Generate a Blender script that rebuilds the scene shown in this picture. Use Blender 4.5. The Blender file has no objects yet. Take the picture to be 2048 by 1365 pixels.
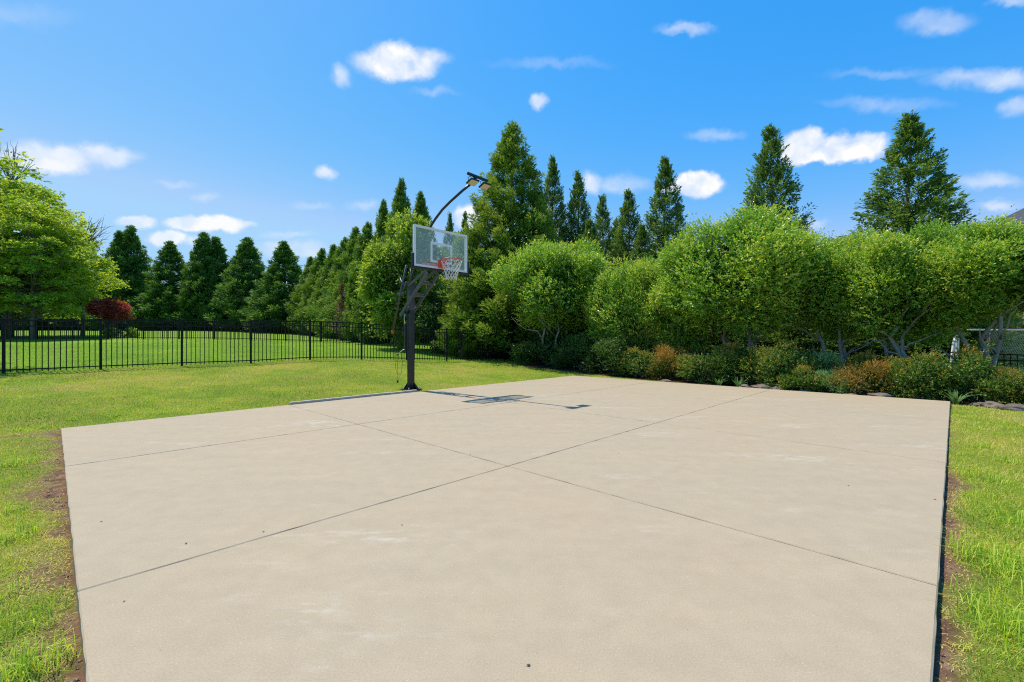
import bpy, bmesh, math, random
import numpy as np
from mathutils import Vector, Matrix, Quaternion

random.seed(7)
RNG = np.random.default_rng(7)
scene = bpy.context.scene
COL = scene.collection

# ------------------------------------------------------------------ camera, sky, sun, exposure
FPX, CX, HY, CAMH = 897.0, 1024.0, 681.0, 1.2      # focal length in photo pixels, eye 1.2 m above the court
cam_d = bpy.data.cameras.new('camera')
cam = bpy.data.objects.new('camera', cam_d)
COL.objects.link(cam)
cam.location = (0, 0, CAMH)
cam.rotation_euler = (math.radians(90), 0, 0)
cam_d.sensor_width = 36
cam_d.lens = 36 * FPX / 2048
cam_d.shift_y = -0.0007
cam_d.clip_start = 0.05
cam_d.clip_end = 3000
scene.camera = cam

scene.view_settings.view_transform = 'Standard'
scene.view_settings.look = 'None'
scene.view_settings.exposure = 0.35
scene.view_settings.gamma = 1.0
scene.view_settings.use_curve_mapping = False
scene.render.engine = 'CYCLES'
cy = scene.cycles
cy.max_bounces = 8
cy.diffuse_bounces = 3
cy.glossy_bounces = 3
cy.transmission_bounces = 6
cy.transparent_max_bounces = 8
cy.use_denoising = False
cy.filter_width = 1.15
cy.sample_clamp_indirect = 4.0

SUN_TO = Vector((-0.42, 0.305, 1.0)).normalized()    # direction towards the sun, read from the hoop's shadow
sun_d = bpy.data.lights.new('sun', 'SUN')
sun_d.energy = 4.3
sun_d.angle = math.radians(0.55)
sun_d.color = (1.0, 0.93, 0.82)
sun = bpy.data.objects.new('sun', sun_d)
sun.rotation_euler = SUN_TO.to_track_quat('Z', 'Y').to_euler()
sun.location = (0, 0, 30)
COL.objects.link(sun)

world = bpy.data.worlds.new('World')
scene.world = world
world.use_nodes = True
wn, wl = world.node_tree.nodes, world.node_tree.links
wn.clear()
w_out = wn.new('ShaderNodeOutputWorld')
w_bg = wn.new('ShaderNodeBackground')
w_bg.inputs['Strength'].default_value = 0.095
wl.new(w_bg.outputs[0], w_out.inputs[0])
sky = wn.new('ShaderNodeTexSky')
sky.sky_type = 'NISHITA'
sky.sun_disc = False
sky.sun_elevation = math.radians(62.6)
sky.sun_rotation = math.radians(306)
sky.air_density = 1.0
sky.dust_density = 0.3
sky.ozone_density = 2.0
hsv = wn.new('ShaderNodeHueSaturation')
hsv.inputs['Saturation'].default_value = 1.3
hsv.inputs['Value'].default_value = 1.35
wl.new(sky.outputs[0], hsv.inputs['Color'])
# the camera's saturated rendering of the blue: one power curve per channel over the whole sky
def wmath(op, a, b):
    m = wn.new('ShaderNodeMath'); m.operation = op
    for i, x in enumerate((a, b)):
        if isinstance(x, (int, float)): m.inputs[i].default_value = x
        else: wl.new(x, m.inputs[i])
    return m.outputs[0]
ssep = wn.new('ShaderNodeSeparateColor'); wl.new(hsv.outputs[0], ssep.inputs[0])
scomb = wn.new('ShaderNodeCombineColor')
for ch, (gain, p) in enumerate(((4.0, 1.8), (.87, .66), (1.08, .32))):
    x = wmath('MULTIPLY', ssep.outputs[ch], 0.12)
    x = wmath('MULTIPLY', wmath('POWER', x, p), gain / .12)
    x = wmath('MINIMUM', x, (3.2, 5.5, 8.1)[ch])
    wl.new(x, scomb.inputs[ch])
w_tc = wn.new('ShaderNodeTexCoord')
nz = wn.new('ShaderNodeTexNoise'); nz.inputs['Scale'].default_value = 24; nz.inputs['Detail'].default_value = 7
nz.inputs['Roughness'].default_value = 0.6
wl.new(w_tc.outputs['Generated'], nz.inputs['Vector'])
off = wn.new('ShaderNodeVectorMath'); off.operation = 'SUBTRACT'; off.inputs[1].default_value = (0.5, 0.5, 0.5)
wl.new(nz.outputs['Color'], off.inputs[0])
scl = wn.new('ShaderNodeVectorMath'); scl.operation = 'SCALE'; scl.inputs['Scale'].default_value = 0.036
wl.new(off.outputs[0], scl.inputs[0])
dadd = wn.new('ShaderNodeVectorMath'); dadd.operation = 'ADD'
wl.new(w_tc.outputs['Generated'], dadd.inputs[0]); wl.new(scl.outputs[0], dadd.inputs[1])
# the sky's small clouds: azimuth/elevation given by where each stands in the sky, half width, half height, density, softness
CLOUDS = [(797,127,76,34,1,.55),(850,118,50,17,.7,.8),(684,153,20,22,.6,.9),(110,318,95,30,.9,.6),(205,312,70,26,.8,.7),
 (1608,294,44,32,1,.4),(1700,297,62,28,1,.4),(1655,306,95,20,1,.45),(1396,368,48,24,1,.4),(1380,376,60,13,1,.5),
 (390,449,55,15,.95,.5),(440,448,50,17,.95,.5),(485,449,30,8,.6,.8),(272,447,38,13,.9,.6),(337,478,40,14,.95,.5),(385,483,16,10,.6,.8),
 (590,500,70,18,.5,.8),(560,492,40,14,.45,.9),(610,507,45,14,.5,.8),(652,345,22,14,.75,.8),(1076,203,18,16,.75,.8),
 (1370,57,58,14,.5,.9),(1865,45,70,24,.5,.9),(1980,160,140,20,.65,1),(1930,155,90,13,.4,1),(1770,147,120,11,.22,1),
 (1185,368,26,22,.75,.8),(1235,370,70,20,.45,.9),(1430,272,60,13,.4,1),(2035,216,34,19,.6,.9),(1975,363,75,16,.55,.9),(2000,411,42,11,.6,.9),
 (1625,447,32,14,.65,.9),(1760,208,120,14,.3,1),(870,184,45,9,.3,1),(1100,126,120,12,.18,1),(410,395,32,12,.4,1),(945,436,34,24,.95,.5),
 (726,409,38,11,.4,1),(350,366,38,10,.35,1),(620,410,40,10,.3,1),(575,470,60,8,.35,1),(2030,5,50,14,.5,1),(30,30,130,22,.18,1)]
def w_dir(px, py):
    return Vector(((px - CX) / FPX, 1, (HY - py) / FPX)).normalized()
def smoothmath(op, a, b):
    m = wn.new('ShaderNodeMath'); m.operation = op
    for i, x in enumerate((a, b)):
        if isinstance(x, (int, float)): m.inputs[i].default_value = x
        else: wl.new(x, m.inputs[i])
    return m.outputs[0]
acc = None
for (px, py, hw, hh, dens, soft) in CLOUDS:
    c = w_dir(px, py)
    wx = (w_dir(px + hw, py) - w_dir(px - hw, py)).length / 2
    wz = (w_dir(px, py + hh) - w_dir(px, py - hh)).length / 2
    right = (w_dir(px + hw, py) - w_dir(px - hw, py)).normalized()
    right = (right - c * right.dot(c)).normalized()
    up = right.cross(c).normalized()
    rot = Matrix((right, c, up)).transposed().to_euler()
    mp = wn.new('ShaderNodeMapping'); mp.vector_type = 'TEXTURE'
    mp.inputs['Location'].default_value = c
    mp.inputs['Rotation'].default_value = rot
    mp.inputs['Scale'].default_value = (wx * 1.35, 0.6, wz * 1.35)
    wl.new(dadd.outputs[0], mp.inputs['Vector'])
    ln = wn.new('ShaderNodeVectorMath'); ln.operation = 'LENGTH'
    wl.new(mp.outputs[0], ln.inputs[0])
    mr = wn.new('ShaderNodeMapRange'); mr.interpolation_type = 'SMOOTHSTEP'
    mr.inputs['From Min'].default_value = 1.0
    mr.inputs['From Max'].default_value = max(0.0, 1.0 - soft * .92)
    mr.inputs['To Max'].default_value = dens
    wl.new(ln.outputs['Value'], mr.inputs['Value'])
    acc = mr.outputs[0] if acc is None else smoothmath('MAXIMUM', acc, mr.outputs[0])
nz2 = wn.new('ShaderNodeTexNoise'); nz2.inputs['Scale'].default_value = 26; nz2.inputs['Detail'].default_value = 6
wl.new(dadd.outputs[0], nz2.inputs['Vector'])
hole = wn.new('ShaderNodeMapRange'); hole.inputs['From Min'].default_value = .3; hole.inputs['From Max'].default_value = .6
hole.inputs['To Min'].default_value = .55
wl.new(nz2.outputs['Fac'], hole.inputs['Value'])
cm = smoothmath('MULTIPLY', acc, hole.outputs[0])
ccol = wn.new('ShaderNodeMix'); ccol.data_type = 'RGBA'
ccol.inputs[6].default_value = (6.6, 7.2, 8.2, 1); ccol.inputs[7].default_value = (8.3, 8.3, 8.4, 1)
wl.new(cm, ccol.inputs[0])
cmix = wn.new('ShaderNodeMix'); cmix.data_type = 'RGBA'
wl.new(cm, cmix.inputs[0]); wl.new(scomb.outputs[0], cmix.inputs[6]); wl.new(ccol.outputs[2], cmix.inputs[7])
wl.new(cmix.outputs[2], w_bg.inputs['Color'])

# ------------------------------------------------------------------ helpers
def tag(o, label=None, cat=None, group=None, kind=None):
    if label: o['label'] = label
    if cat: o['category'] = cat
    if group: o['group'] = group
    if kind: o['kind'] = kind
    return o

def empty(name, loc, rz=0.0):
    o = bpy.data.objects.new(name, None)
    o.location = loc; o.rotation_euler = (0, 0, rz)
    o.empty_display_size = 0.1
    COL.objects.link(o)
    return o

def link_obj(name, me, parent=None):
    o = bpy.data.objects.new(name, me)
    COL.objects.link(o)
    if parent is not None: o.parent = parent
    return o

def np_mesh(name, co, faces, k, mat=None, smooth=False, attrs=None):
    """mesh from numpy vertices and (n,k) faces; attrs: per-face float attributes"""
    me = bpy.data.meshes.new(name)
    co = np.asarray(co, dtype=np.float32); faces = np.asarray(faces, dtype=np.int32)
    n = len(faces)
    me.vertices.add(len(co)); me.vertices.foreach_set('co', co.ravel())
    me.loops.add(n * k); me.loops.foreach_set('vertex_index', faces.ravel())
    me.polygons.add(n)
    me.polygons.foreach_set('loop_start', np.arange(0, n * k, k, dtype=np.int32))
    if smooth: me.polygons.foreach_set('use_smooth', np.ones(n, dtype=bool))
    for a, vals in (attrs or {}).items():
        at = me.attributes.new(a, 'FLOAT', 'FACE')
        at.data.foreach_set('value', np.asarray(vals, dtype=np.float32))
    me.update(calc_edges=True)
    if mat: me.materials.append(mat)
    return me

class MB:
    """collects simple solids for one mesh"""
    def __init__(self): self.v, self.f = [], []
    def add(self, vs, fs):
        b = len(self.v); self.v += [tuple(x) for x in vs]; self.f += [tuple(i + b for i in q) for q in fs]
        return self
    def box(self, c, size, X=(1, 0, 0), Y=(0, 1, 0), Z=(0, 0, 1)):
        c = Vector(c); X, Y, Z = Vector(X), Vector(Y), Vector(Z)
        vs = [c + X * (sx * size[0] / 2) + Y * (sy * size[1] / 2) + Z * (sz * size[2] / 2)
              for sz in (-1, 1) for sy in (-1, 1) for sx in (-1, 1)]
        return self.add(vs, [(0, 2, 3, 1), (4, 5, 7, 6), (0, 1, 5, 4), (2, 6, 7, 3), (0, 4, 6, 2), (1, 3, 7, 5)])
    def beam(self, a, b, w, h, up=(0, 0, 1)):
        a, b = Vector(a), Vector(b); d = (b - a); L = d.length; d.normalize()
        side = d.cross(Vector(up)).normalized(); n = side.cross(d).normalized()
        return self.box((a + b) / 2, (L, w, h), d, side, n)
    def tube(self, pts, r, seg=8, cap=True):
        pts = [Vector(p) for p in pts]; n = len(pts)
        rr = r if isinstance(r, (list, tuple)) else [r] * n
        base = len(self.v); prev = None
        for i, p in enumerate(pts):
            t = (pts[min(i + 1, n - 1)] - pts[max(i - 1, 0)]).normalized()
            if prev is None:
                a = Vector((0, 0, 1)) if abs(t.z) < .9 else Vector((1, 0, 0))
                x = t.cross(a).normalized()
            else:
                x = (prev - t * prev.dot(t)).normalized()
            prev = x; y = t.cross(x)
            for k in range(seg):
                an = 2 * math.pi * k / seg
                self.v.append(tuple(p + (x * math.cos(an) + y * math.sin(an)) * rr[i]))
        for i in range(n - 1):
            for k in range(seg):
                k2 = (k + 1) % seg
                self.f.append((base + i * seg + k, base + i * seg + k2, base + (i + 1) * seg + k2, base + (i + 1) * seg + k))
        if cap:
            self.f.append(tuple(base + k for k in reversed(range(seg))))
            self.f.append(tuple(base + (n - 1) * seg + k for k in range(seg)))
        return self
    def mesh(self, name, mat, bevel=0.0, smooth=False):
        me = bpy.data.meshes.new(name)
        me.from_pydata(self.v, [], self.f)
        bm = bmesh.new(); bm.from_mesh(me)
        if bevel > 0:
            bmesh.ops.bevel(bm, geom=list(bm.edges), offset=bevel, segments=1, affect='EDGES', clamp_overlap=True)
        bmesh.ops.recalc_face_normals(bm, faces=bm.faces)
        bm.to_mesh(me); bm.free()
        if smooth:
            for p in me.polygons: p.use_smooth = True
        me.materials.append(mat)
        return me
    def build(self, name, mat, parent=None, bevel=0.0, smooth=False):
        return link_obj(name, self.mesh(name, mat, bevel, smooth), parent)

def copy_tree(o, parent=None):
    c = o.copy(); COL.objects.link(c)
    if parent is not None: c.parent = parent
    for ch in list(o.children): copy_tree(ch, c)
    return c

# ------------------------------------------------------------------ materials
def new_mat(name):
    m = bpy.data.materials.new(name); m.use_nodes = True
    nt = m.node_tree; b = nt.nodes['Principled BSDF']
    return m, nt, b

def simple(name, col, rough=0.5, metal=0.0, spec=0.5, var=0.12, scale=18, bump=0.0):
    m, nt, b = new_mat(name)
    tc = nt.nodes.new('ShaderNodeTexCoord')
    n = nt.nodes.new('ShaderNodeTexNoise'); n.inputs['Scale'].default_value = scale; n.inputs['Detail'].default_value = 5
    nt.links.new(tc.outputs['Object'], n.inputs['Vector'])
    r = nt.nodes.new('ShaderNodeValToRGB')
    r.color_ramp.elements[0].position = .3; r.color_ramp.elements[1].position = .7
    r.color_ramp.elements[0].color = (*[c * (1 - var) for c in col], 1)
    r.color_ramp.elements[1].color = (*[min(1, c * (1 + var)) for c in col], 1)
    nt.links.new(n.outputs['Fac'], r.inputs[0]); nt.links.new(r.outputs[0], b.inputs['Base Color'])
    b.inputs['Roughness'].default_value = rough; b.inputs['Metallic'].default_value = metal
    b.inputs['Specular IOR Level'].default_value = spec
    if bump:
        bp = nt.nodes.new('ShaderNodeBump'); bp.inputs['Strength'].default_value = bump; bp.inputs['Distance'].default_value = .02
        nt.links.new(n.outputs['Fac'], bp.inputs['Height']); nt.links.new(bp.outputs[0], b.inputs['Normal'])
    return m

def leaf_mat(name, stops, trans=0.3, tcol=1.3, rough=0.5, spec=0.35, gain=1.25):
    """leaf colour picked per leaf by the mesh attribute 'tone'; stops: [(pos, rgb)]"""
    m, nt, b = new_mat(name)
    at = nt.nodes.new('ShaderNodeAttribute'); at.attribute_name = 'tone'
    r = nt.nodes.new('ShaderNodeValToRGB')
    els = r.color_ramp.elements
    while len(els) < len(stops): els.new(0.5)
    for e, (p, c) in zip(els, stops): e.position = p; e.color = (*[min(.8, q * gain) for q in c], 1)
    nt.links.new(at.outputs['Fac'], r.inputs[0])
    nt.links.new(r.outputs[0], b.inputs['Base Color'])
    b.inputs['Roughness'].default_value = rough; b.inputs['Specular IOR Level'].default_value = spec
    if trans > 0:
        tr = nt.nodes.new('ShaderNodeBsdfTranslucent')
        g = nt.nodes.new('ShaderNodeMix'); g.data_type = 'RGBA'; g.blend_type = 'MULTIPLY'; g.inputs[0].default_value = 1
        g.inputs[7].default_value = (tcol * 1.15, tcol * 1.1, tcol * .55, 1)
        nt.links.new(r.outputs[0], g.inputs[6]); nt.links.new(g.outputs[2], tr.inputs['Color'])
        mx = nt.nodes.new('ShaderNodeMixShader'); mx.inputs[0].default_value = trans
        out = nt.nodes['Material Output']
        nt.links.new(b.outputs[0], mx.inputs[1]); nt.links.new(tr.outputs[0], mx.inputs[2])
        nt.links.new(mx.outputs[0], out.inputs['Surface'])
    return m

M = {}
M['hedge_leaf'] = leaf_mat('hedge_leaf', [(0, (.030, .080, .012)), (.4, (.090, .215, .020)), (.75, (.18, .335, .030)), (1, (.42, .47, .07))], .34, rough=.38, spec=.5)
M['crypto'] = leaf_mat('cryptomeria_needles', [(0, (.024, .062, .009)), (.5, (.07, .155, .015)), (.85, (.15, .25, .028)), (1, (.23, .28, .04))], .3, rough=.6)
M['crypto_dark'] = leaf_mat('dark_needles', [(0, (.026, .065, .012)), (.5, (.058, .14, .020)), (1, (.14, .24, .038))], .25, rough=.6)
M['crypto_mid'] = leaf_mat('mid_needles', [(0, (.030, .072, .010)), (.5, (.085, .18, .020)), (1, (.22, .30, .045))], .25, rough=.6)
M['leyland'] = leaf_mat('cypress_sprays', [(0, (.026, .065, .012)), (.5, (.070, .145, .025)), (1, (.19, .28, .055))], .3, rough=.6)
M['bright_leaf'] = leaf_mat('bright_leaf', [(0, (.03, .08, .008)), (.5, (.10, .20, .018)), (1, (.32, .40, .05))], .38)
M['elm_leaf'] = leaf_mat('pale_leaf', [(0, (.07, .13, .012)), (.5, (.21, .31, .022)), (1, (.42, .46, .06))], .48)
M['red_leaf'] = leaf_mat('red_leaf', [(0, (.09, .014, .014)), (.6, (.22, .03, .03)), (1, (.40, .09, .07))], .35)
M['shrub_dark'] = leaf_mat('shrub_dark', [(0, (.012, .035, .008)), (.6, (.035, .085, .014)), (1, (.10, .18, .03))], .25)
M['shrub_mid'] = leaf_mat('shrub_mid', [(0, (.016, .045, .007)), (.6, (.05, .12, .015)), (.93, (.15, .24, .03)), (1, (.36, .22, .04))], .28)
M['shrub_pale'] = leaf_mat('shrub_pale', [(0, (.05, .12, .03)), (.6, (.12, .24, .06)), (1, (.30, .42, .16))], .3)
M['shrub_orange'] = leaf_mat('shrub_orange', [(0, (.03, .06, .010)), (.5, (.07, .13, .015)), (.72, (.20, .14, .022)), (1, (.38, .20, .035))], .3)
M['dead_needle'] = leaf_mat('dead_needles', [(0, (.08, .035, .02)), (1, (.24, .10, .06))], .15)
M['grass'] = leaf_mat('grass_blades', gain=1.45, stops=[(0, (.06, .15, .015)), (.35, (.175, .30, .022)), (.66, (.34, .42, .036)), (.86, (.47, .43, .09)), (1, (.46, .35, .17))], trans=.33, rough=.6, spec=.2)
M['strap_leaf'] = leaf_mat('strap_leaf', [(0, (.04, .10, .03)), (1, (.16, .28, .09))], .25)
M['bark'] = simple('grey_bark', (.17, .14, .105), .9, var=.35, scale=9, bump=.5)
M['bark_pale'] = simple('pale_bark', (.30, .28, .23), .85, var=.3, scale=7, bump=.4)
M['twig'] = simple('twig', (.20, .16, .13), .9)
M['fence'] = simple('black_fence_coating', (.003, .004, .004), .5, spec=.25, var=.2)
M['black_metal'] = simple('black_gloss_metal', (.010, .011, .012), .3, spec=.5, var=.25, scale=6)
M['grey_metal'] = simple('charcoal_metal', (.055, .056, .062), .42, spec=.5, var=.2, scale=9)
M['rubber'] = simple('black_padding', (.016, .016, .018), .6, var=.15)
M['white_frame'] = simple('white_frame', (.78, .78, .75), .4, var=.04, scale=6)
M['red_metal'] = simple('red_orange_metal', (.62, .075, .035), .4, var=.08)
M['net'] = simple('net_cord', (.78, .74, .68), .8, var=.05)
M['steel'] = simple('bright_steel', (.62, .60, .56), .35, .6, var=.1)
M['cord'] = simple('dark_cord', (.05, .035, .03), .7)
M['lamp_face'] = simple('lamp_face', (.58, .47, .33), .3, var=.1)
M['kerb'] = simple('grey_timber', (.42, .37, .30), .9, var=.2, scale=14, bump=.4)
M['rock'] = simple('fieldstone', (.17, .13, .095), .9, var=.5, scale=4, bump=.7)
M['roof'] = simple('roof_shingle', (.045, .05, .06), .85, var=.3, scale=6, bump=.4)
M['brick'] = simple('house_wall', (.30, .20, .15), .85, var=.15, scale=12)
M['dry_leaf'] = simple('dry_leaf', (.09, .05, .03), .8)
M['goal_net'] = simple('goal_net', (.55, .52, .42), .8)
M['orange_pipe'] = simple('orange_pipe', (.60, .10, .035), .5)

def glass_mat():
    m, nt, b = new_mat('backboard_glass')
    nt.nodes.remove(b)
    out = nt.nodes['Material Output']
    tr = nt.nodes.new('ShaderNodeBsdfTransparent'); tr.inputs[0].default_value = (.93, .96, .95, 1)
    gl = nt.nodes.new('ShaderNodeBsdfGlossy'); gl.inputs['Roughness'].default_value = .03
    df = nt.nodes.new('ShaderNodeBsdfDiffuse'); df.inputs['Color'].default_value = (.55, .68, .66, 1)
    lw = nt.nodes.new('ShaderNodeLayerWeight'); lw.inputs['Blend'].default_value = .3
    fr = nt.nodes.new('ShaderNodeMath'); fr.operation = 'MULTIPLY'; fr.inputs[1].default_value = .22
    nt.links.new(lw.outputs['Facing'], fr.inputs[0])
    tc = nt.nodes.new('ShaderNodeTexCoord'); n = nt.nodes.new('ShaderNodeTexNoise'); n.inputs['Scale'].default_value = 3; n.inputs['Detail'].default_value = 5
    nt.links.new(tc.outputs['Object'], n.inputs['Vector'])
    mr = nt.nodes.new('ShaderNodeMapRange'); mr.inputs['To Min'].default_value = .11; mr.inputs['To Max'].default_value = .24
    nt.links.new(n.outputs['Fac'], mr.inputs['Value'])
    m1 = nt.nodes.new('ShaderNodeMixShader'); m2 = nt.nodes.new('ShaderNodeMixShader')
    nt.links.new(mr.outputs[0], m1.inputs[0]); nt.links.new(tr.outputs[0], m1.inputs[1]); nt.links.new(df.outputs[0], m1.inputs[2])
    nt.links.new(fr.outputs[0], m2.inputs[0]); nt.links.new(m1.outputs[0], m2.inputs[1]); nt.links.new(gl.outputs[0], m2.inputs[2])
    nt.links.new(m2.outputs[0], out.inputs['Surface'])
    return m
M['glass'] = glass_mat()

def concrete_mat():
    m, nt, b = new_mat('broomed_concrete')
    N, L = nt.nodes, nt.links
    geo = N.new('ShaderNodeNewGeometry')
    def mapping(scale, rot=0.0):
        mp = N.new('ShaderNodeMapping'); mp.inputs['Scale'].default_value = scale; mp.inputs['Rotation'].default_value = (0, 0, rot)
        L.new(geo.outputs['Position'], mp.inputs['Vector']); return mp.outputs[0]
    def noise(vec, scale, detail=6, rough=.55):
        n = N.new('ShaderNodeTexNoise'); n.inputs['Scale'].default_value = scale; n.inputs['Detail'].default_value = detail
        n.inputs['Roughness'].default_value = rough; L.new(vec, n.inputs['Vector']); return n.outputs['Fac']
    def ramp(fac, stops):
        r = N.new('ShaderNodeValToRGB'); els = r.color_ramp.elements
        while len(els) < len(stops): els.new(.5)
        for e, (p, c) in zip(els, stops): e.position = p; e.color = (*c, 1) if len(c) == 3 else c
        L.new(fac, r.inputs[0]); return r.outputs[0]
    def mix(a, bb, fac, bt='MIX'):
        x = N.new('ShaderNodeMix'); x.data_type = 'RGBA'; x.blend_type = bt
        if isinstance(fac, (int, float)): x.inputs[0].default_value = fac
        else: L.new(fac, x.inputs[0])
        for i, s in ((6, a), (7, bb)):
            if isinstance(s, tuple): x.inputs[i].default_value = (*s, 1)
            else: L.new(s, x.inputs[i])
        return x.outputs[2]
    v = mapping((1, 1, 1))
    big = noise(v, .45, 5, .6)
    base = ramp(big, [(.32, (.378, .312, .212)), (.52, (.388, .315, .208)), (.72, (.402, .316, .203))])
    streak = noise(mapping((.7, 3.0, 1), math.radians(38)), 1.3, 6, .6)
    base = mix(base, ramp(streak, [(.35, (.94, .94, .945)), (.65, (1.05, 1.04, 1.02))]), .5, 'MULTIPLY')
    med = noise(v, 7, 6, .65)
    base = mix(base, ramp(med, [(.3, (.94, .935, .93)), (.7, (1.05, 1.05, 1.05))]), .9, 'MULTIPLY')
    fine = noise(v, 130, 4, .7)
    base = mix(base, ramp(fine, [(.3, (.76, .75, .73)), (.5, (1, 1, 1)), (.72, (1.22, 1.22, 1.2))]), .62, 'MULTIPLY')
    wh = N.new('ShaderNodeMath'); wh.operation = 'MULTIPLY'
    L.new(ramp(noise(mapping((.6, 1.6, 1), .3), .9, 6, .65), [(.56, (0, 0, 0)), (.72, (1, 1, 1))]), wh.inputs[0])
    L.new(ramp(noise(mapping((1, 3, 1), .3), 5, 6, .7), [(.46, (0, 0, 0)), (.68, (1, 1, 1))]), wh.inputs[1])
    wf = N.new('ShaderNodeMath'); wf.operation = 'MULTIPLY'; L.new(wh.outputs[0], wf.inputs[0]); wf.inputs[1].default_value = .75
    base = mix(base, (.60, .56, .49), wf.outputs[0])
    spk = N.new('ShaderNodeTexVoronoi'); spk.inputs['Scale'].default_value = 38; L.new(v, spk.inputs['Vector'])
    base = mix(base, (.66, .63, .57), ramp(spk.outputs['Distance'], [(.03, (1, 1, 1)), (.07, (0, 0, 0))]))
    spk2 = N.new('ShaderNodeTexVoronoi'); spk2.inputs['Scale'].default_value = 9; L.new(v, spk2.inputs['Vector'])
    base = mix(base, (.14, .09, .06), ramp(spk2.outputs['Distance'], [(.012, (.8, .8, .8)), (.03, (0, 0, 0))]))
    L.new(base, b.inputs['Base Color'])
    b.inputs['Roughness'].default_value = .88; b.inputs['Specular IOR Level'].default_value = .25
    bp = N.new('ShaderNodeBump'); bp.inputs['Strength'].default_value = .22; bp.inputs['Distance'].default_value = .005
    L.new(noise(v, 190, 3, .7), bp.inputs['Height']); L.new(bp.outputs[0], b.inputs['Normal'])
    return m
M['concrete'] = concrete_mat()
M['joint'] = simple('joint_filler', (.03, .018, .012), .95, spec=.05)

# ------------------------------------------------------------------ the court's plan and the terrain
A = np.array([-6.15, 6.116]); B = np.array([8.62, 8.82]); Cc = np.array([2.09, 15.22])
D = np.array([0.02, 0.10])
V = np.array([.7137, -.7004]); U = np.array([.7004, .7137])       # along the court's short side / long side
QUAD = [A, Cc, B, D]                                               # clockwise seen from above

def slab_sd(x, y):
    """signed distance outside the court's outline (negative inside)"""
    d = np.full(np.shape(x), -1e9)
    for i in range(4):
        p, q = QUAD[i], QUAD[(i + 1) % 4]
        e = q - p; n = np.array([-e[1], e[0]]) / np.hypot(*e)
        d = np.maximum(d, (x - p[0]) * n[0] + (y - p[1]) * n[1])
    return d
def ab(x, y):
    """a: along the hedge edge from the far corner, b: distance out beyond that edge"""
    return (x - Cc[0]) * V[0] + (y - Cc[1]) * V[1], (x - Cc[0]) * U[0] + (y - Cc[1]) * U[1]

F0 = np.array([-12.75, 11.25]); FD = np.array([.793, .609]) / math.hypot(.793, .609) * 1.8
ctrl = []
def lerp(p, q, t): return p + (q - p) * t
for t in np.linspace(0, 1, 7): ctrl.append((*lerp(A, Cc, t), -.025))
for t in np.linspace(0, 1, 6): ctrl.append((*lerp(Cc, B, t), -.03 - .03 * t))
for t in np.linspace(0, 1, 7): ctrl.append((*lerp(B, D, t), -.022 - .01 * math.sin(t * 3)))
for t in (0.15, .4, .7, 1): ctrl.append((*lerp(A, D, t), -.035 - .05 * t))
ctrl += [(-2, 8, -.06), (3, 8, -.07), (2, 11.5, -.06)]
for k, z in ((-2, .25), (-1, .31), (0, .36), (1, .40), (2, .436), (3, .456), (4, .52), (5, .49), (7, .315), (8, .31), (10, .28)):
    ctrl.append((*(F0 + FD * k), z))
ctrl += [(-8, 8.5, .12), (-11, 6, .08), (-7, 3, -.05), (-4, -1, -.15),
         (12.4, 11, -.5), (10, 13.3, -.37), (6, 17.5, .0), (3, -2, -.2), (9, 4, -.15), (14, 7, -.45), (6, 3.5, -.06), (10, 8.3, -.14),
         (-40, 30, 1.3), (-30, 30, 1.27), (-20, 30, 1.27), (-12.5, 30, 1.08), (-6, 28, .9), (-17, 20, .82), (-10, 21, .68), (-25, 20, .85),
         (-50, 55, 2.4), (-40, 55, 2.4), (-30, 54, 2.36), (-15, 40, 1.4), (-5, 32, 1.0), (-4, 24, .62), (0, 24, .45),
         (20, 20, -.55), (15, 15.2, -.55), (30, 15, -.9), (15, 40, .2), (30, 50, 0), (-70, 30, 1.6), (-30, 5, .3), (-60, -10, .2),
         (0, -30, -.8), (50, -20, -1.2), (80, 60, -.6), (-60, 110, 3.2), (0, 110, 2), (90, 120, 0), (-150, 100, 4), (150, 20, -2),
         (0, 400, 5), (400, 300, 0), (-400, 300, 8), (-400, -300, 2), (400, -300, -4), (0, -400, -2)]
ctrl = np.array(ctrl)
ctrl = ctrl[np.unique(np.round(ctrl[:, :2], 3), axis=0, return_index=True)[1]]
def _phi(P, Q): return np.sqrt(((P[:, None, :] - Q[None]) ** 2).sum(-1) + .09)
_n = len(ctrl)
_K = np.zeros((_n + 3, _n + 3)); _K[:_n, :_n] = _phi(ctrl[:, :2], ctrl[:, :2])
_K[:_n, _n] = 1; _K[:_n, _n + 1:] = ctrl[:, :2]; _K[_n:, :_n] = _K[:_n, _n:].T
_W = np.linalg.solve(_K, np.concatenate([ctrl[:, 2], [0, 0, 0]]))
def ground(x, y):
    x = np.atleast_1d(np.asarray(x, float)); y = np.atleast_1d(np.asarray(y, float))
    out = np.empty(len(x))
    for s in range(0, len(x), 40000):
        p = np.stack([x[s:s + 40000], y[s:s + 40000]], 1)
        out[s:s + 40000] = _phi(p, ctrl[:, :2]) @ _W[:_n] + _W[_n] + p @ _W[_n + 1:]
    return out
def gz(x, y): return float(ground(x, y)[0])

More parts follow.
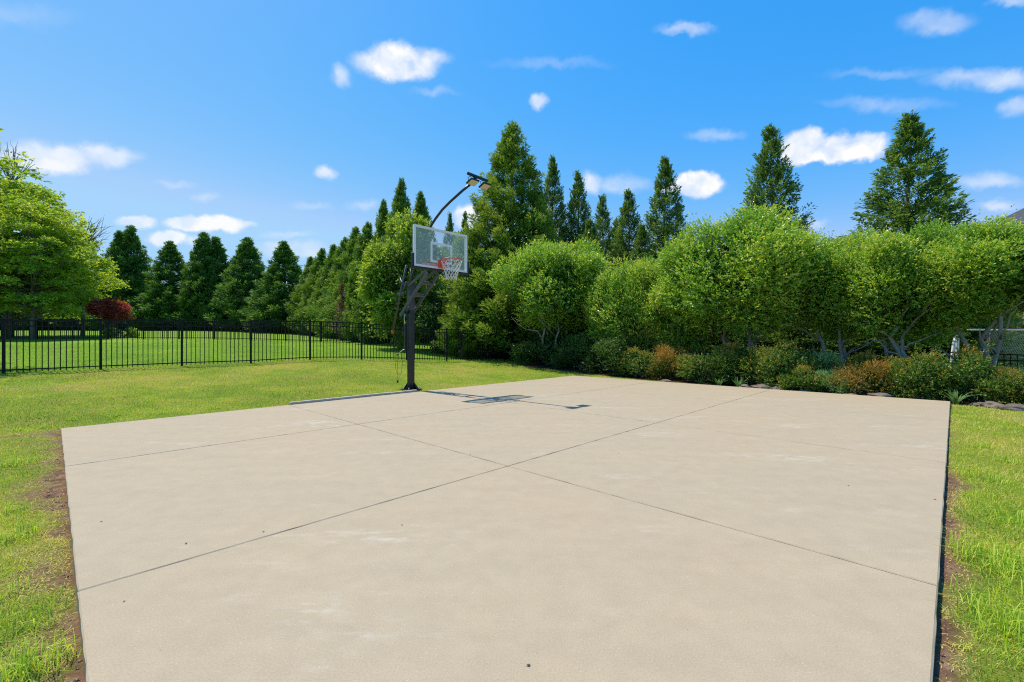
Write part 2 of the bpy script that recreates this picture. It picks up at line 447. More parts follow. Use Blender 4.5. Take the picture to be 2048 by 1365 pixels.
_perm = RNG.random((256, 256))
def vnoise(x, y, s):
    x = np.asarray(x) * s + 1000; y = np.asarray(y) * s + 1000
    xi, yi = np.floor(x).astype(int), np.floor(y).astype(int)
    fx, fy = x - xi, y - yi; fx = fx * fx * (3 - 2 * fx); fy = fy * fy * (3 - 2 * fy)
    g = lambda i, j: _perm[i % 256, j % 256]
    return (g(xi, yi) * (1 - fx) + g(xi + 1, yi) * fx) * (1 - fy) + (g(xi, yi + 1) * (1 - fx) + g(xi + 1, yi + 1) * fx) * fy
def fnoise(x, y, s, o=4):
    r = 0; a = 1; t = 0
    for i in range(o): r = r + a * vnoise(x + 17.3 * i, y - 9.1 * i, s * 2 ** i); t += a; a *= .55
    return r / t

def bed_mask(x, y):
    a, b = ab(x, y)
    edge = np.interp(a, [-4, -2.5, -1, 1, 3, 6, 9.2, 12], [.75, .75, .95, .62, .35, .18, .06, .0]) + (fnoise(x, y, 1.5) - .5) * .25
    return np.clip((b - edge) / .1, 0, 1) * np.clip((a + 3.9 + (fnoise(x, y, 1.1) - .5)) / .3, 0, 1) * np.clip((6.0 - b) / .5, 0, 1) * (a < 18)
def dirt_mask(x, y):
    """bare clay beside the two near edges of the court"""
    d = slab_sd(x, y)
    n = fnoise(x, y, 1.3); n2 = fnoise(x + 50, y, 5)
    e = Cc - A
    eA = D - A; sA = ((x - A[0]) * eA[0] + (y - A[1]) * eA[1]) / (eA @ eA)
    nA = np.array([eA[1], -eA[0]]) / np.hypot(*eA); dA = (x - A[0]) * nA[0] + (y - A[1]) * nA[1]
    eB = D - B; sB = ((x - B[0]) * eB[0] + (y - B[1]) * eB[1]) / (eB @ eB)
    nB = np.array([-eB[1], eB[0]]) / np.hypot(*eB); dB = (x - B[0]) * nB[0] + (y - B[1]) * nB[1]
    wA = .30 + .40 * (n - .5); wB = .06 + .20 * np.clip(sB, 0, 1) ** 2 + .3 * (n - .5)
    mA = np.clip((wA + (n2 - .5) * .5 - dA) / .30, 0, 1) * (dA > -.2) * (sA > -.02)
    mB = np.clip((wB + (n2 - .5) * .3 - dB) / .12, 0, 1) * (dB > -.2) * (sB > -.02)
    eC = e / np.hypot(*e); dC = (x - A[0]) * -eC[1] + (y - A[1]) * eC[0]
    mC = np.clip((.05 + (n2 - .5) * .25 - dC) / .1, 0, 1) * (dC > -.2) * .8
    return np.maximum(np.maximum(mA, mB), mC)

def axis(parts):
    out = []
    for a, b, st in parts: out.append(np.arange(a, b, st))
    return np.unique(np.round(np.concatenate(out + [[parts[-1][1]]]), 4))
xs = axis([(-900, -150, 75), (-150, -50, 8), (-50, -18, 1), (-18, 16, .14), (16, 50, 1), (50, 150, 8), (150, 900, 75)])
ys = axis([(-900, -100, 100), (-100, -10, 8), (-10, -1, .5), (-1, 24, .14), (24, 70, 1), (70, 160, 6), (160, 1200, 80)])
gx, gy = np.meshgrid(xs, ys); fx_, fy_ = gx.ravel(), gy.ravel()
zz = ground(fx_, fy_)
sd = slab_sd(fx_, fy_)
near = np.clip(1 - np.abs(sd) / 14, 0, 1)
def relief(x, y, sd):
    return (fnoise(x, y, .9, 2) - .5) * .05 * np.clip(sd / .8, .1, 1)
zz = zz + relief(fx_, fy_, sd)
zz = np.where(sd < -.02, np.minimum(zz, -.028), zz)
zz = np.where(sd < -.3, np.minimum(zz, -.10), zz)
dm = dirt_mask(fx_, fy_) * (sd < 3); bmk = bed_mask(fx_, fy_)
zz = zz - dm * .006 + bmk * .03 * fnoise(fx_, fy_, 4, 3)
nx, ny = len(xs), len(ys)
ii = np.arange((nx - 1) * (ny - 1)); r_, c_ = ii // (nx - 1), ii % (nx - 1)
v0 = r_ * nx + c_
faces = np.stack([v0, v0 + 1, v0 + nx + 1, v0 + nx], 1)

def lawn_mat():
    m, nt, b = new_mat('lawn_ground')
    N, L = nt.nodes, nt.links
    geo = N.new('ShaderNodeNewGeometry')
    def noise(scale, detail=6, rough=.6):
        n = N.new('ShaderNodeTexNoise'); n.inputs['Scale'].default_value = scale; n.inputs['Detail'].default_value = detail
        n.inputs['Roughness'].default_value = rough; L.new(geo.outputs['Position'], n.inputs['Vector']); return n.outputs['Fac']
    def ramp(fac, stops):
        r = N.new('ShaderNodeValToRGB'); els = r.color_ramp.elements
        while len(els) < len(stops): els.new(.5)
        for e, (p, c) in zip(els, stops): e.position = p; e.color = (*c, 1)
        L.new(fac, r.inputs[0]); return r.outputs[0]
    def mix(a, bb, fac, bt='MIX'):
        x = N.new('ShaderNodeMix'); x.data_type = 'RGBA'; x.blend_type = bt
        if isinstance(fac, (int, float)): x.inputs[0].default_value = fac
        else: L.new(fac, x.inputs[0])
        L.new(a, x.inputs[6]); L.new(bb, x.inputs[7]); return x.outputs[2]
    at = N.new('ShaderNodeAttribute'); at.attribute_name = 'cover'
    sep = N.new('ShaderNodeSeparateColor'); L.new(at.outputs['Color'], sep.inputs[0])
    g = ramp(noise(.6, 6), [(.3, (.13, .21, .02)), (.5, (.22, .255, .03)), (.7, (.33, .27, .06))])
    g = mix(g, ramp(noise(30, 4, .75), [(.28, (.48, .50, .45)), (.5, (.95, .95, .9)), (.75, (1.35, 1.28, 1.1))]), .9, 'MULTIPLY')
    gf = ramp(noise(.25, 5), [(.3, (.12, .235, .018)), (.7, (.19, .30, .026))])
    gf = mix(gf, ramp(noise(9, 5, .75), [(.3, (.72, .74, .7)), (.7, (1.22, 1.2, 1.1))]), .8, 'MULTIPLY')
    g = mix(g, gf, sep.outputs[2])
    clay = ramp(noise(14, 6, .7), [(.3, (.10, .052, .034)), (.5, (.20, .105, .065)), (.66, (.30, .185, .12)), (.8, (.40, .31, .22))])
    mulch = ramp(noise(22, 6, .75), [(.3, (.025, .016, .011)), (.55, (.07, .043, .028)), (.78, (.19, .13, .085))])
    col = mix(g, clay, sep.outputs[0]); col = mix(col, mulch, sep.outputs[1])
    L.new(col, b.inputs['Base Color']); b.inputs['Roughness'].default_value = .95; b.inputs['Specular IOR Level'].default_value = .1
    bp = N.new('ShaderNodeBump'); bp.inputs['Strength'].default_value = .8; bp.inputs['Distance'].default_value = .03
    L.new(noise(45, 5, .75), bp.inputs['Height']); L.new(bp.outputs[0], b.inputs['Normal'])
    return m
me = np_mesh('lawn', np.stack([fx_, fy_, zz], 1), faces, 4, lawn_mat(), smooth=True)
ca = me.color_attributes.new('cover', 'FLOAT_COLOR', 'POINT')
# beyond the fence the turf is mown closer and reads greener
fnv = np.array([-FD[1], FD[0]]) / np.hypot(*FD)
beyond = np.clip(((fx_ - F0[0]) * fnv[0] + (fy_ - F0[1]) * fnv[1]) / .4, 0, 1)
cols = np.stack([dm, bmk, beyond, np.ones_like(dm)], 1).astype(np.float32)
ca.data.foreach_set('color', cols.ravel())
lawn = tag(link_obj('lawn', me), kind='structure')

# ---- the court: twelve cast panels with recessed joints between them
def q_at(s, t):   # s along A->C / D->B (long side), t from the hoop edge towards the camera
    s = float(np.interp(s, [0, .25, .5, .75, 1], [0, .243, .497, .755, 1])); u_ = float(np.interp(s, [0, 1], [0, 1]))
    t0_ = float(np.interp(t, [0, 1 / 3, 2 / 3, 1], [0, .307, .660, 1])); t1_ = float(np.interp(t, [0, 1 / 3, 2 / 3, 1], [0, .325, .658, 1]))
    t = t0_ + (t1_ - t0_) * u_
    return lerp(lerp(A, Cc, s), lerp(D, B, s - .004 * math.sin(math.pi * s)), t)
pitmb = MB()
GAP = .0038
court = None
under = [q_at(.002, .002), q_at(.998, .002), q_at(.998, .998), q_at(.002, .998)]
pitmb.add([(*p, -.30) for p in under] + [(*p, -.0055) for p in under], [(0, 1, 2, 3), (4, 7, 6, 5), (0, 4, 5, 1), (1, 5, 6, 2), (2, 6, 7, 3), (3, 7, 4, 0)])
court = pitmb.build('concrete_court', M['joint'])
tag(court, kind='structure')
for i in range(4):
    for j in range(3):
        L1, L2 = 12.25, 9.0
        gs = [0, 1.5, 2.8, 2.8, 0]
        s0, s1 = i / 4 + GAP * gs[i] / L1, (i + 1) / 4 - GAP * gs[i + 1] / L1
        gt = [0, 1.7, 1.0, 0]
        t0, t1 = j / 3 + GAP * gt[j] / L2, (j + 1) / 3 - GAP * gt[j + 1] / L2
        n = 30
        mb = MB()
        # top with an eased edge: inner ring level, outer ring 6 mm lower; sides down to -0.25
        ring_o, ring_i = [], []
        ctr = q_at((s0 + s1) / 2, (t0 + t1) / 2)
        loop = [(s0, t0), (s1, t0), (s1, t1), (s0, t1)]
        for k in range(4):
            (a0, b0), (a1, b1) = loop[k], loop[(k + 1) % 4]
            for q in range(n):
                f = q / n; p = q_at(a0 + (a1 - a0) * f, b0 + (b1 - b0) * f)
                ring_o.append(p)
        for (a0, b0), (a1, b1) in [(loop[k], loop[(k + 1) % 4]) for k in range(4)]:
            for q in range(n):
                f = q / n
                ss, tt = a0 + (a1 - a0) * f, b0 + (b1 - b0) * f
                es, et = .006 / L1, .006 / L2
                ss = min(max(ss, s0 + es), s1 - es); tt = min(max(tt, t0 + et), t1 - et)
                ring_i.append(q_at(ss, tt))
        m_ = len(ring_o)
        wob = [random.uniform(-.0022, .0022) for _ in range(m_)]
        vs = [(*p, -.25) for p in ring_o] + [(p[0] + wob[q], p[1] + wob[-q], -.005) for q, p in enumerate(ring_o)] + [(*p, 0.0) for p in ring_i]
        fs = []
        for q in range(m_):
            q2 = (q + 1) % m_
            fs.append((q, q2, m_ + q2, m_ + q)); fs.append((m_ + q, m_ + q2, 2 * m_ + q2, 2 * m_ + q))
        fs.append(tuple(range(2 * m_, 3 * m_)))
        mb.add(vs, fs)
        mb.build('panel', M['concrete'], court)

# kerb strip left of the hoop
def on_AC(t, out=0.0, z=0.0):
    p = lerp(A, Cc, t) + np.array([-(Cc - A)[1], (Cc - A)[0]]) / np.hypot(*(Cc - A)) * out
    return Vector((p[0], p[1], z))
kb = MB()
kt = [.245, .30, .36, .42, .478]
for i in range(4):
    pa, pb = on_AC(kt[i] + .0006, .032, .002 + random.uniform(-.004, .004)), on_AC(kt[i + 1] - .0006, .032, .003 + random.uniform(-.004, .004))
    kb.beam(pa, pb, .075, .085)
tag(kb.build('kerb', M['kerb'], None, bevel=.006), 'weathered grey edging strip along the court edge left of the hoop pole', 'kerb')

# ------------------------------------------------------------------ grass
def grass_field():
    rng = np.random.default_rng(3)
    xs_, ys_ = [], []
    def sample(n, r0, r1, logd, th=55):
        t = np.radians(rng.uniform(-th, th, n))
        u_ = rng.random(n)
        r = r0 * (r1 / r0) ** u_ if logd else np.sqrt(r0 ** 2 + (r1 ** 2 - r0 ** 2) * u_)
        return r * np.sin(t), r * np.cos(t)
    parts = [sample(520000, 1.3, 5, False, 62), sample(820000, 5, 34, True, 52)]
    x = np.concatenate([p[0] for p in parts]); y = np.concatenate([p[1] for p in parts])
    sd = slab_sd(x, y)
    keep = sd > .012
    x, y, sd = x[keep], y[keep], sd[keep]
    dirt = np.where(sd < 3, dirt_mask(x, y), 0); bed = bed_mask(x, y)
    pr = rng.random(len(x))
    keep = (pr > bed * 1.0) & (pr > dirt * .93)
    x, y, sd, dirt = x[keep], y[keep], sd[keep], dirt[keep]
    # hidden ground behind the hedge needs few blades
    a, b = ab(x, y); bb = (b > 2) & (a > -3)
    keep = ~bb | (rng.random(len(x)) < .2)
    x, y, sd, dirt = x[keep], y[keep], sd[keep], dirt[keep]
    n = len(x); r = np.hypot(x, y)
    patch = fnoise(x, y, .55, 4); patch2 = fnoise(x + 99, y, 2.6, 3)
    fence_side = (x - F0[0]) * fnv[0] + (y - F0[1]) * fnv[1]
    h = (.020 + .022 * rng.random(n) ** 1.5) * (.55 + .9 * patch2) * (1 + .018 * r)
    h = np.where(fence_side > 0, h * .8, h)
    h = h * (1 + .7 * np.exp(-np.abs(fence_side) / .12))
    w = .0030 + .0006 * np.maximum(r - 2, 0)
    tone = .54 + (patch - .5) * 1.5 + (patch2 - .5) * .9 + rng.normal(0, .20, n)
    tone = np.where(fence_side > 0, tone * .45 + .10, tone)
    straw = rng.random(n) < (.05 + .6 * dirt + .40 * np.exp(-np.clip(sd, 0, 9) / .8) * (y < 7) + .13 * np.clip(fnoise(x + 31, y, .8, 3) - .35, 0, 1) * 2 * (fence_side < 0))
    tone = np.where(straw, rng.uniform(.8, 1, n), tone)
    h = np.where(straw, h * .6, h)
    az = rng.uniform(0, 2 * np.pi, n); lean = np.abs(rng.normal(.75, .45, n)) + straw * .6
    return x, y, h, w, tone, az, lean
def tufts():
    """coarse clumps of longer blades standing in the lawn near the court"""
    rng = np.random.default_rng(9)
    spots = []
    def at_px(px, py, zg):
        Y = (CAMH - zg) * FPX / (py - HY); return (px - CX) / FPX * Y, Y
    for px, py, n, hh in ((1945, 865, 120, .10), (1965, 905, 150, .12), (1945, 965, 160, .13), (1990, 975, 170, .13), (1925, 920, 60, .1), (2010, 935, 120, .12),
                          (1925, 1095, 60, .11), (1945, 1130, 260, .17), (2000, 1145, 320, .19), (2035, 1175, 300, .18), (2010, 1260, 260, .20), (2045, 1300, 260, .2), (1960, 1010, 60, .12),
                          (2040, 1060, 160, .14), (1895, 1110, 14, .13), (1880, 1075, 10, .09), (1910, 830, 30, .08), (1935, 845, 60, .09),
                          (20, 930, 160, .11), (40, 925, 120, .10), (10, 1020, 150, .12), (45, 1065, 200, .13), (20, 1075, 160, .12), (60, 1330, 220, .16), (95, 1310, 160, .15), (20, 1345, 220, .18),
                          (75, 1215, 30, .10), (30, 1260, 80, .12), (90, 860, 160, .09), (40, 865, 180, .09), (150, 845, 220, .08), (230, 838, 260, .08), (320, 832, 260, .07), (430, 822, 240, .07), (520, 815, 160, .06),
                          (300, 815, 180, .07), (620, 797, 160, .06), (700, 790, 140, .06), (10, 1180, 60, .1), (110, 1290, 20, .08)):
        x, y = at_px(px, py, -.08 if px > 1000 else -.04)
        spots.append((x, y, n, hh))
    X, Y, H, W, T, AZ, LN = [], [], [], [], [], [], []
    for x, y, n, hh in spots:
        r = math.hypot(x, y)
        k = int(n * .4); hh = hh * .85
        rad = .05 + hh * .75
        X.append(x + rng.normal(0, rad * .45, k)); Y.append(y + rng.normal(0, rad * .45, k))
        H.append(hh * rng.uniform(.45, 1.15, k)); W.append(np.full(k, .0026 + .0004 * r))
        T.append(np.clip(rng.normal(.5, .18, k), 0, .85)); AZ.append(rng.uniform(0, 2 * np.pi, k)); LN.append(np.abs(rng.normal(.75, .35, k)))
    X, Y = np.concatenate(X), np.concatenate(Y)
    k = slab_sd(X, Y) > .015
    return [X[k], Y[k]] + [np.concatenate(q)[k] for q in (H, W, T, AZ, LN)]
def blades_mesh(x, y, h, w, tone, az, lean, bent=False):
    n = len(x); z = ground(x, y) + relief(x, y, slab_sd(x, y)) - .003
    ux, uy = np.cos(az), np.sin(az)
    face = az + np.pi / 2 + RNG.uniform(-.9, .9, n); sx, sy = np.cos(face) * w / 2, np.sin(face) * w / 2
    base = np.stack([x, y, z], 1); s = np.stack([sx, sy, np.zeros(n)], 1)
    lx = np.sin(lean) * h; lz = np.cos(np.minimum(lean, 1.45)) * h
    tip = base + np.stack([ux * lx, uy * lx, lz], 1)
    if not bent:
        co = np.stack([base - s, base + s, tip], 1).reshape(-1, 3)
        return co, np.arange(n * 3).reshape(n, 3), tone
    mid = base + np.stack([ux * lx * .3, uy * lx * .3, lz * .72 + h * .08], 1)
    tip = base + np.stack([ux * lx * 1.15, uy * lx * 1.15, lz * .85], 1)
    co = np.stack([base - s, base + s, mid + s * .8, mid - s * .8, tip], 1).reshape(-1, 3)
    b0 = np.arange(n)[:, None] * 5
    f = np.concatenate([b0 + np.array([[0, 1, 2]]), b0 + np.array([[0, 2, 3]]), b0 + np.array([[3, 2, 4]])])
    return co, f, np.concatenate([tone] * 3)
co, f, tn = blades_mesh(*grass_field())
co2, f2, tn2 = blades_mesh(*tufts(), bent=True)
gm = np_mesh('grass', np.concatenate([co, co2]), np.concatenate([f, f2 + len(co)]), 3, M['grass'], attrs={'tone': np.concatenate([tn, tn2])})
tag(link_obj('grass', gm), 'bright green lawn grass with yellow and straw patches around the court', 'grass', kind='stuff')

def crumbs():
    rng = np.random.default_rng(12)
    k = 60000
    x = rng.uniform(-7, 9, k); y = rng.uniform(1, 9, k)
    sd = slab_sd(x, y); dm_ = dirt_mask(x, y)
    keep = (sd > .008) & (sd < .8) & (rng.random(k) < dm_ * .9 + .01) ; x, y = x[keep], y[keep]
    n = len(x); z = ground(x, y) + relief(x, y, slab_sd(x, y)) - .004
    r = .003 + .008 * rng.random(n) ** 3
    tet = np.array([[1, 1, 1], [1, -1, -1], [-1, 1, -1], [-1, -1, 1]]) / 1.5
    co = np.stack([x, y, z], 1)[:, None, :] + tet[None] * r[:, None, None] * rng.uniform(.5, 1.5, (n, 4, 3))
    f = np.array([[0, 1, 2], [0, 3, 1], [0, 2, 3], [1, 3, 2]])[None] + np.arange(n)[:, None, None] * 4
    tone = np.repeat(rng.random(n), 4)
    return np_mesh('soil_crumbs', co.reshape(-1, 3), f.reshape(-1, 3), 3, M['soil'], attrs={'tone': tone})
M['soil'] = leaf_mat('soil_clods', [(0, (.06, .032, .022)), (.5, (.16, .085, .055)), (1, (.32, .24, .17))], 0, gain=1.0)
tag(link_obj('soil_crumbs', crumbs()), 'brown crumbs of bare soil along the court edges', 'soil', kind='stuff')

# ------------------------------------------------------------------ leaf card builder
def unit(v): return v / np.maximum(np.linalg.norm(v, axis=1, keepdims=True), 1e-9)
def rand_dirs(n, rng): return unit(rng.normal(size=(n, 3)))
def leaf_cards(base, dirs, length, width, tone, rng, fold=0.0):
    """rhombic leaves from base along dirs; returns co, faces(quad), tone"""
    n = len(base)
    side = unit(np.cross(dirs, rand_dirs(n, rng)))
    length = np.broadcast_to(length, (n,))[:, None]; width = np.broadcast_to(width, (n,))[:, None]
    tip = base + dirs * length; mid = base + dirs * length * .45
    co = np.stack([base, mid + side * width / 2, tip, mid - side * width / 2], 1).reshape(-1, 3)
    return co, np.arange(n * 4).reshape(n, 4), np.clip(tone, 0, 1)
def join_cards(lst):
    co, f, t, o = [], [], [], 0
    for c, q, tt in lst: co.append(c); f.append(q + o); t.append(tt); o += len(c)
    return np.concatenate(co), np.concatenate(f), np.concatenate(t)

# --- rounded broadleaf crown, unit: metres; centre at origin
def broadleaf_crown(seed, R, nblob, nshoot, per=8, leaf=(.075, .034), shoot=.16, blob=(.28, .46), up=.5, flat_bottom=.0, core=2500, tone0=.42, flat=1.0):
    rng = np.random.default_rng(seed); R = np.array(R)
    d = rand_dirs(nblob, rng); d[:, 2] = np.where(d[:, 2] < -flat_bottom if flat_bottom else d[:, 2] < -9, -d[:, 2] * .3, d[:, 2])
    rad = rng.uniform(blob[0], blob[1], nblob) * R.min()
    cen = d * (R - rad[:, None] * .75) * rng.uniform(.68, 1.10, (nblob, 1))
    bt = rng.normal(0, .07, nblob)
    k = rng.integers(0, nblob, nshoot * 2)
    dd = rand_dirs(nshoot * 2, rng)
    rr = rng.random(nshoot * 2) ** .28
    off_ = dd * (rad[k] * rr)[:, None]; off_[:, 2] *= flat
    p = cen[k] + off_
    e = np.linalg.norm(p / R, axis=1)
    keep = (e > .50) & (rng.random(len(e)) < np.clip((e - .45) * 2.2, .12, 1))
    p, dd, k, e, rr = p[keep][:nshoot], dd[keep][:nshoot], k[keep][:nshoot], e[keep][:nshoot], rr[keep][:nshoot]
    n = len(p)
    ax = unit(dd * .8 + unit(p) * .5 + np.array([0, 0, up]) + rng.normal(0, .3, (n, 3)))
    t = np.tile(np.arange(per) / per, n); P = np.repeat(p, per, 0); AX = np.repeat(ax, per, 0)
    L = shoot * rng.uniform(.6, 1.5, n) * np.where(rng.random(n) < .07, 2.3, 1.0); L = np.repeat(L, per)
    base = P + AX * (t * L)[:, None]
    ld = unit(AX * (.35 + t[:, None]) + rand_dirs(len(base), rng) * .95)
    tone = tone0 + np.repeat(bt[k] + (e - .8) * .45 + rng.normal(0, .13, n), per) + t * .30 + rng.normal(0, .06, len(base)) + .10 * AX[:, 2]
    sz = rng.uniform(.65, 1.25, len(base))
    out = [leaf_cards(base, ld, leaf[0] * sz, leaf[1] * sz, tone, rng)]
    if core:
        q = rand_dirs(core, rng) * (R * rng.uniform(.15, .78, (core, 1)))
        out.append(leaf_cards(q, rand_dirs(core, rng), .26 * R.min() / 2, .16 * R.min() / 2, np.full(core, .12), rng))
    return join_cards(out)

def limb(mb, p0, p1, r0, r1, rng, wob=.08, n=6, seg=7, sag=0.0):
    p0, p1 = np.array(p0, float), np.array(p1, float); L = np.linalg.norm(p1 - p0)
    pts = []
    for i in range(n + 1):
        t = i / n
        w = rng.normal(0, wob * L / n * .9, 3) if 0 < i < n else 0
        pts.append(p0 + (p1 - p0) * t + w + np.array([0, 0, sag * L * 4 * t * (1 - t)]))
    mb.tube([tuple(p) for p in pts], [r0 + (r1 - r0) * i / n for i in range(n + 1)], seg)
    return pts

# --- conifer with plume-like clumps (cryptomeria) / sprays (cypress)
def conifer_crown(seed, H, R, nclump, per, needle=(.12, .03), clump=(.55, .20), base_h=.04, power=.8, up=.55, spire=1.0, core=1500, tone0=.45, sparse_top=0.0, flatspray=False, droop=0.0, bulge=.15):
    rng = np.random.default_rng(seed)
    # heights biased so clump density follows the surface of the cone
    u = rng.random(nclump * 3)
    h = base_h + (1 - base_h) * (1 - (1 - u * .998) ** .72)
    prof = lambda t: np.clip((1 - t), 0, 1) ** power * np.clip((t - base_h + .12) / .22, .45, 1)
    az = rng.uniform(0, 2 * np.pi, len(h))
    # lobes around the axis and whorls up it make the outline uneven
    lob = 1 + bulge * np.sin(az * 3 + h * 9 + seed) + bulge * .8 * np.sin(az * 5 - h * 23 + seed * 2) + rng.normal(0, .07, len(h))
    rr = R * prof(h) * lob
    keep = rng.random(len(h)) < (1 - sparse_top * h)
    h, az, rr = h[keep][:nclump], az[keep][:nclump], rr[keep][:nclump]
    n = len(h)
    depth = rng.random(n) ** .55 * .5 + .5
    out_d = np.stack([np.cos(az), np.sin(az), np.zeros(n)], 1)
    s = (clump[0] * rng.uniform(.65, 1.35, n)) * (0.42 + .58 * (1 - h))
    p = out_d * np.maximum(rr * depth - s * .35, 0)[:, None]; p[:, 2] = h * H
    ax = unit(out_d * (1 - h * .55)[:, None] + np.array([0, 0, up]) * (1 + h)[:, None] * 1.0 + rng.normal(0, .22, (n, 3)) - np.array([0, 0, droop]) * (1 - h)[:, None])
    P = np.repeat(p, per, 0); AX = np.repeat(ax, per, 0); S = np.repeat(s, per)
    t = rng.random(n * per)
    if flatspray:
        sd_ = unit(np.cross(AX, np.repeat(unit(out_d * .2 + np.array([0, 0, 1]) + rng.normal(0, .4, (n, 3))), per, 0)))
        lat = (rng.random(n * per) * 2 - 1) * (1 - t * .75) * clump[1] / clump[0]
        base = P + AX * (t * S)[:, None] + sd_ * (lat * S)[:, None] + rng.normal(0, .012, (n * per, 3)) - np.array([0, 0, 1]) * (np.abs(lat) * S * .25)[:, None]
        nd = unit(AX * .9 + sd_ * (np.sign(lat) * .8)[:, None] + rng.normal(0, .3, (n * per, 3)))
    else:
        rw = np.sin(np.pi * np.clip(t * .85 + .12, 0, 1)) * clump[1] / clump[0]
        rad = rand_dirs(n * per, rng); rad = unit(rad - AX * (rad * AX).sum(1, keepdims=True))
        base = P + AX * (t * S)[:, None] + rad * (rw * S * rng.random(n * per) ** .5)[:, None]
        nd = unit(AX * .9 + rad * .8 + rng.normal(0, .25, (n * per, 3)))
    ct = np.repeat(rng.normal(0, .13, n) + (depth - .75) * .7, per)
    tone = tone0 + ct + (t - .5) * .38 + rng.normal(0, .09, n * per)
    sz = rng.uniform(.7, 1.3, n * per) * (.8 + .2 * np.repeat(1 - h, per))
    out = [leaf_cards(base, nd, needle[0] * sz, needle[1] * sz, tone, rng)]
    # leader at the very top
    m = 60
    tt = rng.random(m); top = np.stack([rng.normal(0, .03, m), rng.normal(0, .03, m), H * (1.0 + .03 * spire * (tt * 2.2 - 1.5))], 1)
    out.append(leaf_cards(top, unit(np.array([0, 0, 1.]) + rng.normal(0, .5, (m, 3))), needle[0], needle[1], np.full(m, tone0), rng))
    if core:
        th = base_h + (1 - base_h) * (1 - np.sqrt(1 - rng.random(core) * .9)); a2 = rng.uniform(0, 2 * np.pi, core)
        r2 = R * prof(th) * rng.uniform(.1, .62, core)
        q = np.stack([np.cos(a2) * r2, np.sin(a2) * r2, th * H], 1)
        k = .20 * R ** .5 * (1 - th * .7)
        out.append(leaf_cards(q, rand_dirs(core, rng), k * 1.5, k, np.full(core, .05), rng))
    return join_cards(out)

def crown_mesh(name, data, mat):
    co, f, t = data
    return np_mesh(name, co, f, 4, mat, attrs={'tone': t})

def at(px, Y):
    """the spot on the ground at depth Y seen in the photo's column px"""
    x = (px - CX) / FPX * Y
    return x, Y, gz(x, Y)

STEM_H = {}
def stem_mesh(name, H, r, mat, seed=1, twigs=0, R=1.0):
    me = _stem(name, H, r, mat, seed, twigs, R); STEM_H[me.name] = H
    return me
def _stem(name, H, r, mat, seed=1, twigs=0, R=1.0):
    rng = np.random.default_rng(seed); mb = MB()
    limb(mb, (0, 0, -.1), (0, 0, H), r, r * .15, rng, .02, 8, 8)
    for i in range(twigs):
        t = .12 + .75 * i / twigs; a = rng.uniform(0, 6.28); L = R * (1 - t) * .8
        limb(mb, (0, 0, t * H), (math.cos(a) * L, math.sin(a) * L, t * H + L * .35), r * .3 * (1 - t), r * .06, rng, .05, 4, 5)
    return mb.mesh(name, mat, smooth=True)

def plant_tree(name, label, cat, group, px, Y, crown, stem, H0, top=None, R0=None, R=None, rz=None, xy=None, zsink=0.0):
    """crown/stem meshes modelled H0 tall (and R0 wide), scaled to reach image row `top`"""
    x, y, z = at(px, Y)
    t = empty(name, (x, y, z - zsink), random.uniform(0, 6.28) if rz is None else rz)
    H = (HY - top) / FPX * Y + CAMH - z
    sz = H / H0; sx = (R / R0) if R else sz
    c = link_obj('crown', crown, t); s = link_obj('trunk', stem, t)
    k = .92 * H0 / STEM_H[stem.name]
    c.scale = (sx, sx, sz); s.scale = (sx, sx, sz * k)
    tag(t, label, cat, group)
    return t

# ------------------------------------------------------------------ the big conifer behind the fence
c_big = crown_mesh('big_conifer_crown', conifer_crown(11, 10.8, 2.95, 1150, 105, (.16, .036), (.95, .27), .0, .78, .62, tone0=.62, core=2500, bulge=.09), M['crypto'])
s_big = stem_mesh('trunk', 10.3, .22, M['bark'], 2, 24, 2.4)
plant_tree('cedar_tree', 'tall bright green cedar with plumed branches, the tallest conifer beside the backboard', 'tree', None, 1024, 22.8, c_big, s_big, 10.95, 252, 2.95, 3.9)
t = plant_tree('cedar_tree', 'shorter bright green cedar leaning in at the left foot of the tallest cedar', 'tree', None, 945, 21.6, c_big, s_big, 10.95, 470, 2.95, 1.7)

